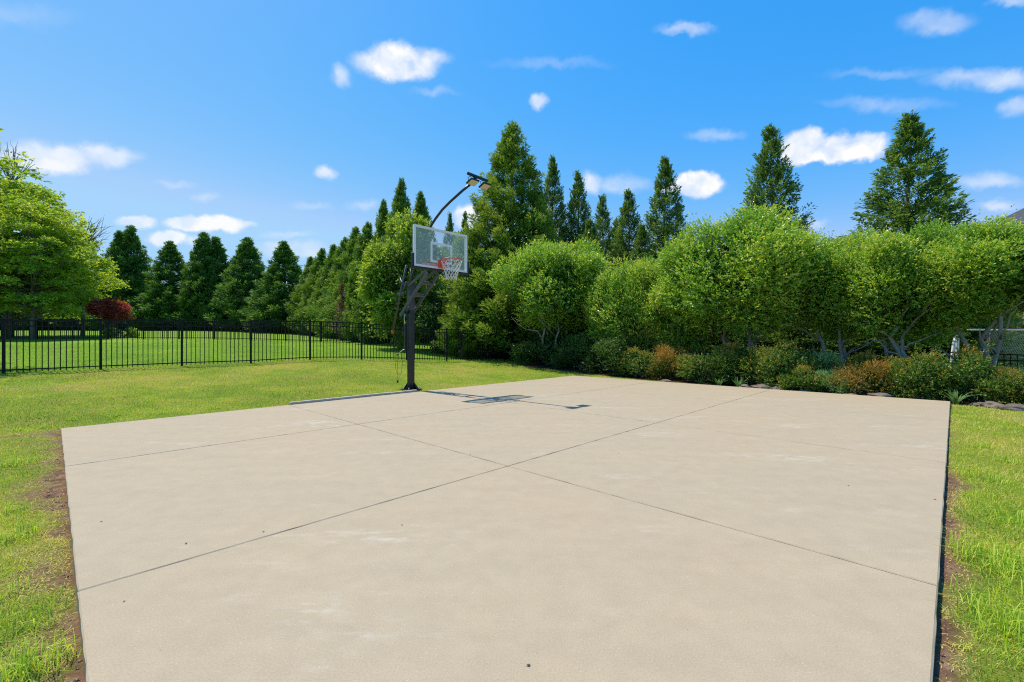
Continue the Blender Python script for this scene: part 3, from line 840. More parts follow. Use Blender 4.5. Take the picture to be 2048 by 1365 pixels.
# far dark row, receding mid row
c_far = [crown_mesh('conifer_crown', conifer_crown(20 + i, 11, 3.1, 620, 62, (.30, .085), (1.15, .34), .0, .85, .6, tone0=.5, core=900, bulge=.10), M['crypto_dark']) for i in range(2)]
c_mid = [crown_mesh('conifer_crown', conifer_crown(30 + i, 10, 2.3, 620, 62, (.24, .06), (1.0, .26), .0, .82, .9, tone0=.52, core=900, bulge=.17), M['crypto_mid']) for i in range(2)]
s_far = stem_mesh('trunk', 10.4, .2, M['bark'], 3, 10, 2.2)
G = 'dark cedars in a row beyond the far lawn'
far_rows = [(238, 55, 466, 3.65, 'left top of the two-topped dark cedar beside the pale green tree'),
            (262, 55.5, 455, 3.78, 'first full dark cedar right of the pale green tree and the red maple'),
            (342, 55, 486, 4.34, 'dark cedar with a single low point between two double-topped cedars'),
            (408, 54.5, 468, 3.78, 'dark cedar forming the left and taller peak of the middle pair in the far row'),
            (432, 55.5, 478, 4.06, 'dark cedar forming the right and lower peak of the middle pair in the far row'),
            (495, 53, 478, 4.21, 'dark narrow-pointed cedar right of the middle pair in the far row'),
            (570, 50, 486, 4.21, 'rightmost dark cedar of the far row before the receding green conifers'),
            (545, 60, 560, 4.49, 'low dark cedar filling the gap left of the rightmost far cedar'),
            (380, 60, 560, 4.77, 'low dark cedar filling the gap left of the middle pair'),
            (300, 60, 560, 4.77, 'low dark cedar filling the gap right of the red maple'),
            (460, 60, 560, 4.77, 'low dark cedar filling the gap right of the middle pair'),
            (180, 60, 500, 5.05, 'dark cedar mostly hidden behind the red maple and pale tree'),
            (110, 60, 520, 5.05, 'dark cedar hidden behind the trunk of the pale tree'),
            (40, 60, 520, 5.05, 'dark cedar glimpsed under the pale tree at the far left'),
            (-30, 58, 520, 5.05, 'dark cedar at the left frame edge under the pale tree'),
            (-130, 56, 500, 4.5, 'dark cedar just beyond the left frame edge'), (-240, 56, 480, 4.5, 'dark cedar well beyond the left frame edge'), (-350, 55, 490, 4.5, 'outermost dark cedar left of the frame')]
for i, (px, Y, top, R, lab) in enumerate(far_rows):
    plant_tree('cedar_tree', lab, 'tree', G, px, Y, c_far[i % 2], s_far, 11.15, top, 3.1, R)
G = 'green conifers receding towards the hoop'
for i, (px, Y, top, R, lab) in enumerate([
        (622, 47, 516, 2.50, 'lowest slim conifer at the left end of the receding row'),
        (643, 45, 499, 2.62, 'second slim conifer of the receding row, just taller than the lowest'),
        (668, 43, 492, 2.62, 'slim conifer with even slopes left of the dense receding ones'),
        (690, 40, 478, 2.75, 'dense mid green conifer behind the brown dying conifer'),
        (712, 38, 458, 2.75, 'bushy-topped conifer right above the brown dying conifer'),
        (735, 36, 448, 2.62, 'mid green conifer left of the pointed dark-topped one'),
        (767, 33, 404, 1.88, 'thin dark-topped conifer left of the highest of the receding row'),
        (801, 31, 362, 2.12, 'highest pointed conifer of the receding row, above the leafy vine tree'),
        (842, 32, 388, 2.12, 'many-tipped grey green conifer just left of the lamp arm')]):
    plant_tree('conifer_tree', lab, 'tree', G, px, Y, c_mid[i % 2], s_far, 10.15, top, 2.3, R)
c_arb = crown_mesh('arborvitae_crown', conifer_crown(41, 6, 1.5, 380, 80, (.15, .045), (.6, .22), .0, .45, 1.1, tone0=.55, core=700, bulge=.08), M['crypto'])
for px, Y, top, R, lab in [(716, 30.5, 532, 1.15, 'rounded bright green arborvitae right of the brown dying conifer'),
                           (748, 28.5, 486, 1.3, 'taller bright green arborvitae left of the leafy vine tree')]:
    plant_tree('arborvitae', lab, 'tree', None, px, Y, c_arb, s_far, 6.2, top, 1.5, R)
c_dead = crown_mesh('dead_crown', conifer_crown(44, 5, .6, 90, 40, (.16, .04), (.6, .12), .0, .6, .9, tone0=.5, core=0), M['dead_needle'])
plant_tree('conifer_tree', 'narrow reddish brown dying conifer among the green receding row', 'tree', None, 684, 34, c_dead, s_far, 5.2, 566, .6, .55)

# leafy tree behind the backboard
def leafy(name, label, cat, px, Y, base_y_top, data, mat, cz, trunk_r=.09, stems=4, spread=.8, group=None, seed=5, bark='bark', rz=0.0):
    x, y, z = at(px, Y)
    t = empty(name, (x, y, z), rz)
    c = link_obj('crown', data if isinstance(data, bpy.types.Mesh) else crown_mesh(name + '_crown', data, mat), t)
    c.location = (0, 0, cz)
    rng = np.random.default_rng(seed); mb = MB()
    for s in range(stems):
        a = 6.28 * s / stems + rng.uniform(-.5, .5)
        top = (math.cos(a) * spread, math.sin(a) * spread, cz + rng.uniform(-.2, .4))
        base = (math.cos(a) * trunk_r * 1.1, math.sin(a) * trunk_r * 1.1, -.1)
        pts = limb(mb, base, top, trunk_r * rng.uniform(.6, 1), trunk_r * .3, rng, .14, 7, 8)
        for q in range(3):
            st = pts[4 + q % 3]; a2 = a + rng.uniform(-1.1, 1.1); L = spread * rng.uniform(.6, 1.1)
            limb(mb, st, (st[0] + math.cos(a2) * L, st[1] + math.sin(a2) * L, st[2] + L * .8), trunk_r * .35, trunk_r * .1, rng, .15, 4, 5)
    link_obj('trunk', mb.mesh('trunk', M[bark], smooth=True), t)
    return tag(t, label, cat, group)
def ztop(Y, row): return CAMH + (HY - row) / FPX * Y
vine = broadleaf_crown(51, (2.15, 1.7, 3.55), 60, 5200, 8, (.15, .075), .28, (.22, .42), .15, 0, 2500, .50)
leafy('leafy_tree', 'tall leafy bright green tree with drooping leaves directly behind the hoop pole', 'tree', 812, 24.5, 0, vine, M['bright_leaf'], 3.75, .12, 3, .7)
low = broadleaf_crown(52, (1.5, 1.2, 1.75), 26, 2200, 8, (.11, .055), .2, (.3, .45), .2, 0, 900, .36)
leafy('leafy_bush', 'dark green rounded bush behind the fence right of the hoop pole', 'bush', 878, 22.5, 0, low, M['shrub_dark'], 1.6, .06, 3, .5)

# ------------------------------------------------------------------ cypresses behind the hedge
c_ley = [crown_mesh('cypress_crown', conifer_crown(60 + i, 9, 1.75, 880, 80, (.105, .034), (.75, .38), .0, .80, .55, tone0=.52, core=1300, sparse_top=.15, flatspray=True, bulge=.13), M['leyland']) for i in range(2)]
s_ley = stem_mesh('trunk', 8.7, .12, M['bark'], 4, 26, 1.4)
G = 'cypresses standing behind the clipped hedge trees'
for i, (px, Y, top, R, lab) in enumerate([
        (1106, 25, 316, 1.79, 'narrow cypress immediately right of the tallest cedar'),
        (1156, 25, 343, 1.85, 'narrow cypress second to the right of the tallest cedar'),
        (1205, 27, 392, 1.79, 'loose paler cypress, lowest between the narrow pair and the dark pointed one'),
        (1257, 24.5, 380, 1.90, 'dark pointed cypress left of the taller thin grey green one'),
        (1331, 23, 318, 2.24, 'tall grey green cypress left of the small round cloud'),
        (1541, 20, 252, 2.41, 'tall cypress with thin leaning tip left of the two-humped cloud'),
        (1821, 17.5, 234, 3.08, 'broadest and tallest cypress rising over the right part of the hedge'),
        (1180, 22.5, 440, 1.90, 'low cypress filling behind the leftmost hedge tree'),
        (1080, 27, 400, 1.79, 'cypress half hidden behind the right shoulder of the tallest cedar'),
        (1232, 28, 440, 1.90, 'low cypress between the loose paler one and the dark pointed one'),
        (1285, 21.5, 452, 1.57, 'low cypress filling under the tall grey green one'),
        (1420, 19, 540, 1.79, 'low cypress glimpsed under the second gap of the hedge'),
        (1600, 18.0, 545, 1.68, 'low cypress with pale sprays under the tall thin-tipped cypress'),
        (1700, 17.0, 545, 1.68, 'low cypress behind the hedge gap with the visible black pickets'),
        (1905, 16.5, 520, 1.46, 'low cypress behind the white bent pipe'),
        (930, 30, 424, 1.23, 'thin cypress showing right of the backboard top against a cloud'),
        (900, 32, 428, 1.23, 'thin wispy cypress showing above the backboard under the lamp arm')]):
    plant_tree('cypress_tree', lab, 'tree', G, px, Y, c_ley[i % 2], s_ley, 9.15, top, 1.75, R)

# ------------------------------------------------------------------ hedge of clipped broadleaf trees
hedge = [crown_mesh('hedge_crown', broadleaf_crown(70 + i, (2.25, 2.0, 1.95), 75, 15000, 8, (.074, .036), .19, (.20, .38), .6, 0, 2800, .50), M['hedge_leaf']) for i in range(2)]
G = 'clipped multi-stemmed trees of the hedge'
for i, (px, Y, top, bot, wpx, lab) in enumerate([
        (1112, 18.9, 480, 650, 236, 'leftmost round-topped hedge tree, beside the tall cedar'),
        (1262, 17.0, 512, 700, 190, 'lowest hedge tree, dipping between the leftmost and the big domed one'),
        (1480, 14.1, 428, 665, 320, 'big domed hedge tree, the highest of the hedge'),
        (1372, 15.4, 500, 690, 190, 'hedge tree filling the left shoulder of the big domed one'),
        (1672, 12.6, 470, 668, 205, 'hedge tree right of the sky notch, with a forked pale trunk'),
        (1800, 11.5, 452, 672, 260, 'hedge tree standing before the broadest cypress, with leaning pale stems'),
        (1965, 10.5, 446, 632, 270, 'hedge tree at the right end, left of the goal crossbar'),
        (2160, 9.8, 440, 615, 230, 'hedge tree cut by the right frame edge above the goal')]):
    x, y, z = at(px, Y)
    zt, zb = ztop(Y, top), max(ztop(Y, bot + 22), z + .35)
    cz = (zt + zb) / 2; rz_ = (zt - zb) / 2; rx = wpx / 2 / FPX * Y * 1.03
    t = empty('hedge_tree', (x, y, z), 0)
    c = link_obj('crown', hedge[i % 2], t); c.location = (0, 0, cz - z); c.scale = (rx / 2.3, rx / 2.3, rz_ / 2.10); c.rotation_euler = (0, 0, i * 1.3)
    rng = np.random.default_rng(200 + i); mb = MB()
    ns = 4 if i not in (4, 6) else 3
    for s in range(ns):
        a = 6.28 * s / ns + rng.uniform(-.5, .5) + .4
        top_p = (math.cos(a) * rx * .40, math.sin(a) * rx * .35, cz - z + rng.uniform(-.1, .4))
        r0 = rng.uniform(.045, .075)
        pts = limb(mb, (math.cos(a) * .10, math.sin(a) * .10, -.15), top_p, r0, r0 * .35, rng, .22, 8, 8)
        for q in range(4):
            st = pts[3 + q % 5]; a2 = a + rng.uniform(-1.3, 1.3); L = rx * rng.uniform(.35, .6)
            limb(mb, st, (st[0] + math.cos(a2) * L, st[1] + math.sin(a2) * L, st[2] + L * .7), r0 * .45, .008, rng, .2, 4, 5)
    link_obj('trunk', mb.mesh('trunk', M['bark_pale'], smooth=True), t)
    tag(t, lab, 'tree', G)

# ------------------------------------------------------------------ shrubs in the bed
def bed_at(px, b):
    """where the photo's column px crosses the line b metres beyond the hedge edge of the court"""
    k = (px - CX) / FPX; o = Cc + U * b
    s = (k * o[1] - o[0]) / (V[0] - k * V[1]); p = o + V * s
    return float(p[0]), float(p[1])
sh = {}
for key, mat, seed, lf, tone0 in (('dark', 'shrub_dark', 81, (.055, .026), .45), ('dark2', 'shrub_dark', 82, (.05, .022), .5), ('mid', 'shrub_mid', 83, (.05, .024), .5), ('mid2', 'shrub_mid', 84, (.055, .026), .46),
                                  ('pale', 'shrub_pale', 85, (.045, .022), .5), ('orange', 'shrub_orange', 86, (.04, .018), .55)):
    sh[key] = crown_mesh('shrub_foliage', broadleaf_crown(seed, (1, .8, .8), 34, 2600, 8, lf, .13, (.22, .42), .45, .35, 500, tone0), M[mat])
def twigmesh(seed):
    rng = np.random.default_rng(seed); mb = MB()
    for i in range(12):
        a = rng.uniform(0, 6.28); L = rng.uniform(.3, .7)
        limb(mb, (math.cos(a) * .05, math.sin(a) * .05, -.75), (math.cos(a) * L, math.sin(a) * L, .1), .012, .004, rng, .15, 4, 5)
    return mb.mesh('stems', M['twig'], smooth=True)
tw = twigmesh(4)
G = 'low shrubs in the bed along the court'
for i, (px, b, top, R, key, lab) in enumerate([
        (1092, 2.3, 672, 1.05, 'dark', 'dark green feathery shrub at the left end of the bed'),
        (1160, 2.0, 682, .95, 'dark2', 'dark green shrub second from the left end of the bed'),
        (1225, 1.6, 690, .90, 'dark', 'dark green shrub below the lowest hedge tree'),
        (1270, 2.1, 668, .75, 'mid', 'taller mid green shrub behind the dark low ones, left of the orange shrub'),
        (1285, 1.2, 706, .65, 'mid2', 'mid green shrub touching the left side of the bright orange shrub'),
        (1345, 1.35, 702, .68, 'orange', 'bright orange-tipped shrub, the most orange in the bed'),
        (1425, 1.15, 700, .78, 'mid', 'mid green shrub right of the bright orange one'),
        (1500, 1.3, 692, .78, 'mid2', 'mid green shrub under the trunks of the big domed hedge tree'),
        (1575, 1.05, 694, .72, 'mid', 'reddish-tipped green shrub left of the pale green one'),
        (1630, 1.5, 706, .55, 'pale', 'pale mint green shrub in front of the forked trunk'),
        (1668, .55, 742, .32, 'pale', 'small pale mint shrub close to the court edge'),
        (1598, .55, 735, .45, 'mid2', 'small dark shrub between the court and the pale green shrubs'),
        (1735, 1.0, 726, .62, 'orange', 'rusty orange-brown shrub below the leaning pale stems'),
        (1765, 1.7, 712, .6, 'mid2', 'green shrub rising behind the rusty orange-brown one'),
        (1845, 1.0, 716, .62, 'mid', 'broad leafy green shrub right of the rusty one'),
        (1915, 1.2, 706, .70, 'mid2', 'tallest broad green shrub in front of the white bent pipe'),
        (1975, 1.0, 726, .58, 'mid', 'green shrub above the edging rocks at the right'),
        (2045, 1.0, 745, .50, 'orange', 'brown-tinged shrub at the right frame edge above the rocks')]):
    x, y = bed_at(px, b); z = gz(x, y)
    H = (ztop(y, top) - z) * (1.08 if px < 1400 else .98)
    t = empty('shrub', (x, y, z), 0)
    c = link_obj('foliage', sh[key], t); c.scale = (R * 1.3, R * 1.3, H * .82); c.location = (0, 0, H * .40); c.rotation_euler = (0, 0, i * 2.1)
    s = link_obj('stems', tw, t); s.scale = (R, R, H * .6); s.location = (0, 0, H * .45); s.rotation_euler = (0, 0, i)
    tag(t, lab, 'shrub', G)

# strappy clumps
def strap_plant(label, px, b, n, L, seed):
    rng = np.random.default_rng(seed); x, y = bed_at(px, b); z = gz(x, y)
    co, f, tn = [], [], []
    for i in range(n):
        a = rng.uniform(0, 6.28); ln = L * rng.uniform(.6, 1.1); lean = rng.uniform(.25, 1.0); w = .013
        side = np.array([-math.sin(a), math.cos(a), 0]); d = np.array([math.cos(a), math.sin(a), 0])
        base = d * .03; k = len(co)
        for q in range(6):
            t = q / 5; p = base + d * ln * t * math.sin(lean) * (.5 + .5 * t) + np.array([0, 0, 1]) * ln * (t - .45 * t * t * lean)
            ww = w * (1 - t ** 2) + .001
            co += [p - side * ww, p + side * ww + np.array([0, 0, .003])]
        for q in range(5): f.append((k + q * 2, k + q * 2 + 1, k + q * 2 + 3, k + q * 2 + 2)); tn.append(rng.uniform(.2, 1))
    o = link_obj('strap_plant', np_mesh('strap_plant', np.array(co), np.array(f), 4, M['strap_leaf'], attrs={'tone': tn}))
    o.location = (x, y, z)
    tag(o, label, 'plant', 'strap-leaved clumps at the foot of the bed')
strap_plant('upright strap-leaved clump at the far right corner of the court', 1912, .12, 34, .38, 1)
strap_plant('small arching strap-leaved clump below the shrubs at mid bed, left of the other', 1438, .42, 26, .34, 2)
strap_plant('arching strap-leaved clump right beside the round edging rock at mid bed', 1476, .40, 30, .36, 3)
strap_plant('short strap-leaved clump at the foot of the bright orange shrub', 1400, .5, 22, .28, 4)

# edging rocks
def rock(label, px, b, sx, sy, sz, seed):
    rng = np.random.default_rng(seed)
    bm = bmesh.new(); bmesh.ops.create_icosphere(bm, subdivisions=3, radius=1)
    for v in bm.verts:
        p = v.co
        n = 1 + .14 * abs(math.sin(5 * p.y + 2 * p.z + seed)) + .16 * math.sin(3 * p.x + seed) * math.cos(2.3 * p.y + seed * 2) + .10 * math.sin(6 * p.z + 4 * p.x + seed) + rng.uniform(-.045, .045)
        v.co = Vector((p.x * n, p.y * n, max(p.z, -.4) * n * (.8 if p.z > .5 else 1)))
        v.co.x *= sx; v.co.y *= sy; v.co.z *= sz
    me = bpy.data.meshes.new('edging_rock'); bm.to_mesh(me); bm.free(); me.materials.append(M['rock'])
    x, y = bed_at(px, b); o = link_obj('edging_rock', me); o.location = (x, y, gz(x, y) + sz * .3); o.rotation_euler = (0, 0, -.78 + rng.uniform(-.3, .3))
    tag(o, label, 'rock', 'fieldstones edging the bed')
for i, r in enumerate([('brown edging rock nearest the corner clump', 1988, .10, .17, .12, .10), ('long flat edging rock, second from the corner clump', 2035, .08, .24, .13, .10),
        ('edging rock cut by the right frame edge', 2085, .10, .16, .12, .09), ('small rock half hidden behind the corner clump', 1955, .16, .10, .08, .07),
        ('low tan rock under the rusty orange-brown shrub', 1758, .16, .20, .11, .11), ('grey tan rock under the pale mint shrub', 1520, .22, .19, .12, .12),
        ('dark flat rock right of the one under the pale mint shrub', 1556, .18, .17, .11, .09), ('small pale rock under the bright orange shrub', 1332, .40, .14, .10, .07),
        ('mossy rock behind the arching strap-leaved clump', 1490, .32, .14, .1, .09), ('small rock in the mulch below the reddish-tipped shrub', 1610, .16, .13, .09, .08),
        ('flat rock left of the low tan rock', 1700, .14, .14, .09, .06)]):
    rock(*r, seed=i + 3)

# ------------------------------------------------------------------ fences
def picket_fence(label, posts, spacing=.114, H=1.37, z_of=None, thick=.019, pickets='parts', rail=.03, post_w=.058, zoff=.0):
    """posts: list of (x, y, z); three rails, pickets racked along the ground"""
    root = empty('picket_fence', posts[0]); P0 = Vector(posts[0])
    tag(root, label, 'fence')
    pm = MB().box((0, 0, H / 2), (post_w, post_w, H + .02)).box((0, 0, H + .025), (post_w + .014, post_w + .014, .03)).mesh('post', M['fence'], bevel=.004)
    km = MB().box((0, 0, (H - .05) / 2 + .03), (thick, thick, H - .06)).mesh('picket', M['fence'])
    bulk = MB()
    for i, p in enumerate(posts):
        o = link_obj('post', pm, root); o.location = Vector(p) - P0
        if i < len(posts) - 1:
            q = Vector(posts[i + 1]); d = q - Vector(p); ang = math.atan2(d.y, d.x)
            o.rotation_euler = (0, 0, ang)
        else: o.rotation_euler = (0, 0, ang)
    for i in range(len(posts) - 1):
        p, q = Vector(posts[i]) - P0, Vector(posts[i + 1]) - P0
        d = q - p; L = d.length; ang = math.atan2(d.y, d.x); e = d / L
        for hz in (H - .02, H - .17, .10):
            rb = MB().beam(p + e * (post_w / 2) + Vector((0, 0, hz)), q - e * (post_w / 2) + Vector((0, 0, hz)), rail, rail)
            if pickets == 'parts': rb.build('rail', M['fence'], root)
            else:
                bulk.add(rb.v, rb.f)
        n = max(2, round(L / spacing))
        for k in range(1, n):
            c = p + d * (k / n)
            if pickets == 'parts':
                o = link_obj('picket', km, root); o.location = c; o.rotation_euler = (0, 0, ang)
            else:
                bulk.box(c + Vector((0, 0, H / 2)), (thick, thick, H - .05), (math.cos(ang), math.sin(ang), 0), (-math.sin(ang), math.cos(ang), 0))
    if pickets != 'parts':
        o = bulk.build('pickets_and_rails', M['fence'], root); o['kind'] = 'stuff'
    return root
posts = []
for k in range(-4, 11):
    p = F0 + FD * k; posts.append((p[0], p[1], gz(p[0], p[1]) - .01))
picket_fence('black picket fence crossing the lawn behind the basketball hoop', posts)
corner = np.array(posts[-1][:2])
hp = []
for k in range(1, 12):
    p = corner + V * 1.8 * k; hp.append((p[0], p[1], gz(p[0], p[1]) - .01))
picket_fence('black picket fence half hidden behind the hedge on the right', hp)
fp = []
for k in range(18):
    x = -44 + 2.4 * k; y = 30.3 - .006 * (x + 44) ; fp.append((x, y, gz(x, y) - .01))
picket_fence('far black picket fence across the back of the second lawn', fp, spacing=.14, pickets='bulk', thick=.022, rail=.035, post_w=.075)

# ------------------------------------------------------------------ left side trees
def layered_tree(seed, R, H0, nlayer, nshoot, leaf, per=7):
    """wide crown of near-horizontal leaf layers"""
    rng = np.random.default_rng(seed)
    pads, tone_ = [], []
    for i in range(nlayer):
        t = (i + .5) / nlayer
        z = H0 * (.0 + 1.0 * t); rmax = R * (math.sin(math.pi * (t * .80 + .18)) ** .75)
        m = int(5 + 9 * rmax / R)
        for j in range(m):
            a = 6.28 * j / m + rng.uniform(-.4, .4); rr = rmax * rng.uniform(.45, .95)
            pads.append((math.cos(a) * rr, math.sin(a) * rr, z + rng.uniform(-.5, .5) - .04 * rr, a, rng.uniform(.7, 1.35) * R * .24))
    pads = np.array(pads); n = nshoot
    k = rng.integers(0, len(pads), n)
    r = np.sqrt(rng.random(n)); a = rng.uniform(0, 6.28, n); s = pads[k, 4]
    lx = np.cos(a) * r * s * 1.35; ly = np.sin(a) * r * s * .85; ca_, sa_ = np.cos(pads[k, 3]), np.sin(pads[k, 3])
    p = np.stack([pads[k, 0] + lx * ca_ - ly * sa_, pads[k, 1] + lx * sa_ + ly * ca_, pads[k, 2] + rng.normal(0, .14, n) * s + .28 * s * (1 - r ** 2) - .05 * s * (lx / s)], 1)
    outd = np.stack([p[:, 0], p[:, 1], np.zeros(n)], 1); outd = unit(outd)
    ax = unit(outd + rng.normal(0, .5, (n, 3)) * np.array([1, 1, .5]) + np.array([0, 0, .12]))
    P = np.repeat(p, per, 0); AX = np.repeat(ax, per, 0); t = np.tile(np.arange(per) / per, n)
    base = P + AX * (t * .42 * rng.uniform(.6, 1.4, n).repeat(per))[:, None] + rng.normal(0, .03, (n * per, 3))
    ld = unit(AX * .6 + rand_dirs(n * per, rng) * np.array([1, 1, .6]))
    tone = .50 + np.repeat(rng.normal(0, .11, n) + .14 * (p[:, 2] / H0 - .4) + rng.normal(0, .10, len(pads))[k], per) + rng.normal(0, .1, n * per) + t * .12
    sz = rng.uniform(.7, 1.3, n * per)
    mb = MB(); 
    for i in range(len(pads)):
        if i % 2: continue
        x, y, z = pads[i, :3]; zb = max(z - .45 * math.hypot(x, y), -1.0)
        limb(mb, (0, 0, zb), (x, y, z), .06, .012, rng, .08, 5, 5)
    return leaf_cards(base, ld, leaf[0] * sz, leaf[1] * sz, tone, rng), mb
elm_d, elm_b = layered_tree(91, 6.3, 10.2, 14, 13500, (.24, .12))
elm_me = crown_mesh('elm_crown', elm_d, M['elm_leaf']); elm_bm = elm_b.mesh('branches', M['twig'], smooth=True)
elm2_d, elm2_b = layered_tree(92, 3.6, 8.6, 12, 6500, (.19, .09))
elm2_me = crown_mesh('tree_crown', elm2_d, M['elm_leaf']); elm2_bm = elm2_b.mesh('branches', M['twig'], smooth=True)
def broad(name, label, x, y, me_, bme, cz, sc, H, r=.22, rz=0.0, szz=1.0, mat=None):
    z = gz(x, y); t = empty(name, (x, y, z), rz)
    c = link_obj('crown', me_, t); c.location = (0, 0, cz); c.scale = (sc, sc, sc * szz)
    br = link_obj('branches', bme, t); br.location = (0, 0, cz); br.scale = (sc, sc, sc * szz)
    mb = MB(); limb(mb, (0, 0, -.1), (0, 0, cz + H * .8), r, r * .3, np.random.default_rng(5), .05, 7, 9)
    link_obj('trunk', mb.mesh('trunk', M['bark'], smooth=True), t)
    return tag(t, label, 'tree')
broad('elm_tree', 'large pale green layered tree filling the left edge beyond the fence', -36.4, 32.5, elm_me, elm_bm, 1.9, .86, 9, rz=.4, szz=1.02)
broad('elm_tree', 'yellow green feathery tree at the right side of the large layered tree', -32.0, 30.0, elm2_me, elm2_bm, 2.0, .86, 7, r=.15, szz=.92)
broad('elm_tree', 'tall tree at the upper left frame corner of the crowns with bare twigs beside it', -40.2, 30.5, elm_me, elm_bm, 2.4, .80, 9, rz=2.2, szz=.98)
broad('elm_tree', 'tree just outside the left edge whose shade falls on the near lawn', -18.3, 12.0, elm2_me, elm2_bm, 4.4, .85, 3, r=.16, szz=.62)
# bare twigs at the upper left and right of the crown
def bare_branch(label, px, row, Y, n, L, seed, lean):
    rng = np.random.default_rng(seed); mb = MB()
    x = (px - CX) / FPX * Y; z = ztop(Y, row)
    for i in range(n):
        a = rng.uniform(-.7, .7) + lean; l = L * rng.uniform(.5, 1)
        p1 = np.array([math.sin(a) * l, rng.uniform(-.4, .4), math.cos(a) * l * .9])
        pts = limb(mb, (0, 0, 0), p1, .045, .012, rng, .10, 6, 5, sag=.05)
        for q in range(3):
            s = pts[2 + q]; b = a + rng.uniform(-.6, .9); l2 = l * .45
            limb(mb, s, (s[0] + math.sin(b) * l2, s[1] + rng.uniform(-.2, .2), s[2] + math.cos(b) * l2), .02, .007, rng, .1, 4, 4)
    g = gz(x, Y); limb(mb, (-.3, .3, g - z - .05), (0, 0, 0), .16, .05, rng, .03, 6, 7)
    o = mb.build('bare_tree', M['twig'], None, smooth=True); o.location = (x, Y, z)
    tag(o, label, 'tree')
bare_branch('bare leafless twigs sticking up at the upper left above the crowns', 22, 372, 31.5, 12, 3.4, 6, .25)
bare_branch('bare grey twigs fanning out of the right side of the pale tree', 165, 500, 34.5, 9, 3.0, 8, .8)
# red maple
red = broadleaf_crown(93, (1.25, 1.1, .85), 26, 1500, 8, (.13, .05), .2, (.3, .5), .1, 0, 500, .5)
leafy('maple_tree', 'small dark red japanese maple in front of the dark cedars', 'tree', 216, 33.5, 0, red, M['red_leaf'], 2.0, .09, 3, .5)
leafy('leafy_bush', 'low green plants round the foot of the red maple', 'bush', 240, 33.0, 0, broadleaf_crown(94, (1.2, .8, .35), 18, 500, 8, (.12, .06), .15, (.5, .8), .4, 0, 0, .5), M['bright_leaf'], .3, .02, 3, .2)

# more green backing to close the far right
for px, Y, top, R, lab in [(2075, 23, 640, 2.4, 'distant green conifer seen through the goal net at the right'), (2200, 30, 560, 2.8, 'distant green conifer beyond the right frame edge'), (1995, 24, 600, 2.0, 'distant green conifer between the goal post and the last hedge tree')]:
    plant_tree('conifer_tree', lab, 'tree', None, px, Y, c_mid[0], s_far, 10.15, top, 2.3, R)

# ------------------------------------------------------------------ basketball hoop
PX, PY = -2.45, 10.87
hoop = empty('basketball_hoop', (PX, PY, 0), math.atan2(V[1], V[0]))
tag(hoop, 'black adjustable basketball hoop with glass backboard, net and curved lamp arm at the court edge', 'basketball hoop')
BM, GM = M['black_metal'], M['grey_metal']
# local frame: x forward over the court, y along the board (to the right seen from the camera side), z up
m = MB(); m.box((0, 0, .012), (.40, .40, .022))
bp_ = m.build('base_plate', BM, hoop, bevel=.004)
gm_ = MB()
for a in range(4):
    ca_, sa_ = math.cos(a * math.pi / 2), math.sin(a * math.pi / 2)
    d = Vector((ca_, sa_, 0)); n = Vector((-sa_, ca_, 0))
    for o_ in (-.045, .045):
        p0 = d * .076 + n * o_
        vs = [p0 + n * s + q for s in (-.005, .005) for q in (Vector((0, 0, .024)), d * .115 + Vector((0, 0, .024)), Vector((0, 0, .17)))]
        gm_.add(vs, [(0, 1, 2), (3, 5, 4), (0, 3, 4, 1), (1, 4, 5, 2), (2, 5, 3, 0)])
gm_.build('gusset', BM, hoop)
for sx in (-1, 1):
    for sy in (-1, 1):
        MB().tube([(sx * .155, sy * .155, .02), (sx * .155, sy * .155, .075)], .012, 8).build('bolt', M['steel'], hoop)
MB().box((0, 0, 1.0), (.135, .135, 1.96)).build('pole', BM, hoop, bevel=.012)
MB().box((0, 0, 2.24), (.142, .142, .64)).build('pole_sleeve', GM, hoop, bevel=.012)
MB().box((0, 0, 2.565), (.17, .17, .012)).build('pole_cap', BM, hoop, bevel=.003)
for s in (-.15, .15):
    MB().beam((-.234, s, 1.80), (.90, s, 2.73), .042, .085).build('lower_arm', GM, hoop, bevel=.006)
    MB().beam((.08, s * .8, 2.50), (.98, s * .8, 2.86), .04, .06).build('upper_arm', GM, hoop, bevel=.006)
for t in (.50, .78):
    x = -.234 + 1.134 * t; z = 1.80 + .93 * t
    MB().tube([(x, -.13, z), (x, .13, z)], .042, 14).build('cross_tube', GM, hoop, smooth=False)
for s in (-.16, .16):
    MB().tube([(0, s, 2.0), (0, -s * .2, 2.0)], .016, 8).build('pivot_bolt', M['steel'], hoop)
# counterbalance rod with red tip, stub bracket and fork behind the pole
MB().tube([(.02, -.14, 3.0), (-.60, -.14, 1.42)], .024, 10).build('lift_rod', GM, hoop, smooth=True)
MB().tube([(-.59, -.14, 1.445), (-.612, -.14, 1.37)], .03, 10).build('rod_tip', M['red_metal'], hoop, smooth=True)
MB().beam((-.40, -.14, 2.335), (-.07, -.14, 2.34), .035, .05).build('rod_bracket', GM, hoop, bevel=.004)
MB().tube([(-.24, -.15, 2.72), (-.16, -.15, 2.60), (-.05, -.13, 2.54), (.10, -.13, 2.56), (.19, -.12, 2.68), (.17, -.12, 2.90)], .017, 8).build('spring_fork', GM, hoop, smooth=True)
MB().tube([(-.10, -.15, 2.42), (.05, -.15, 2.60)], .02, 8).build('link_bar', GM, hoop, smooth=True)
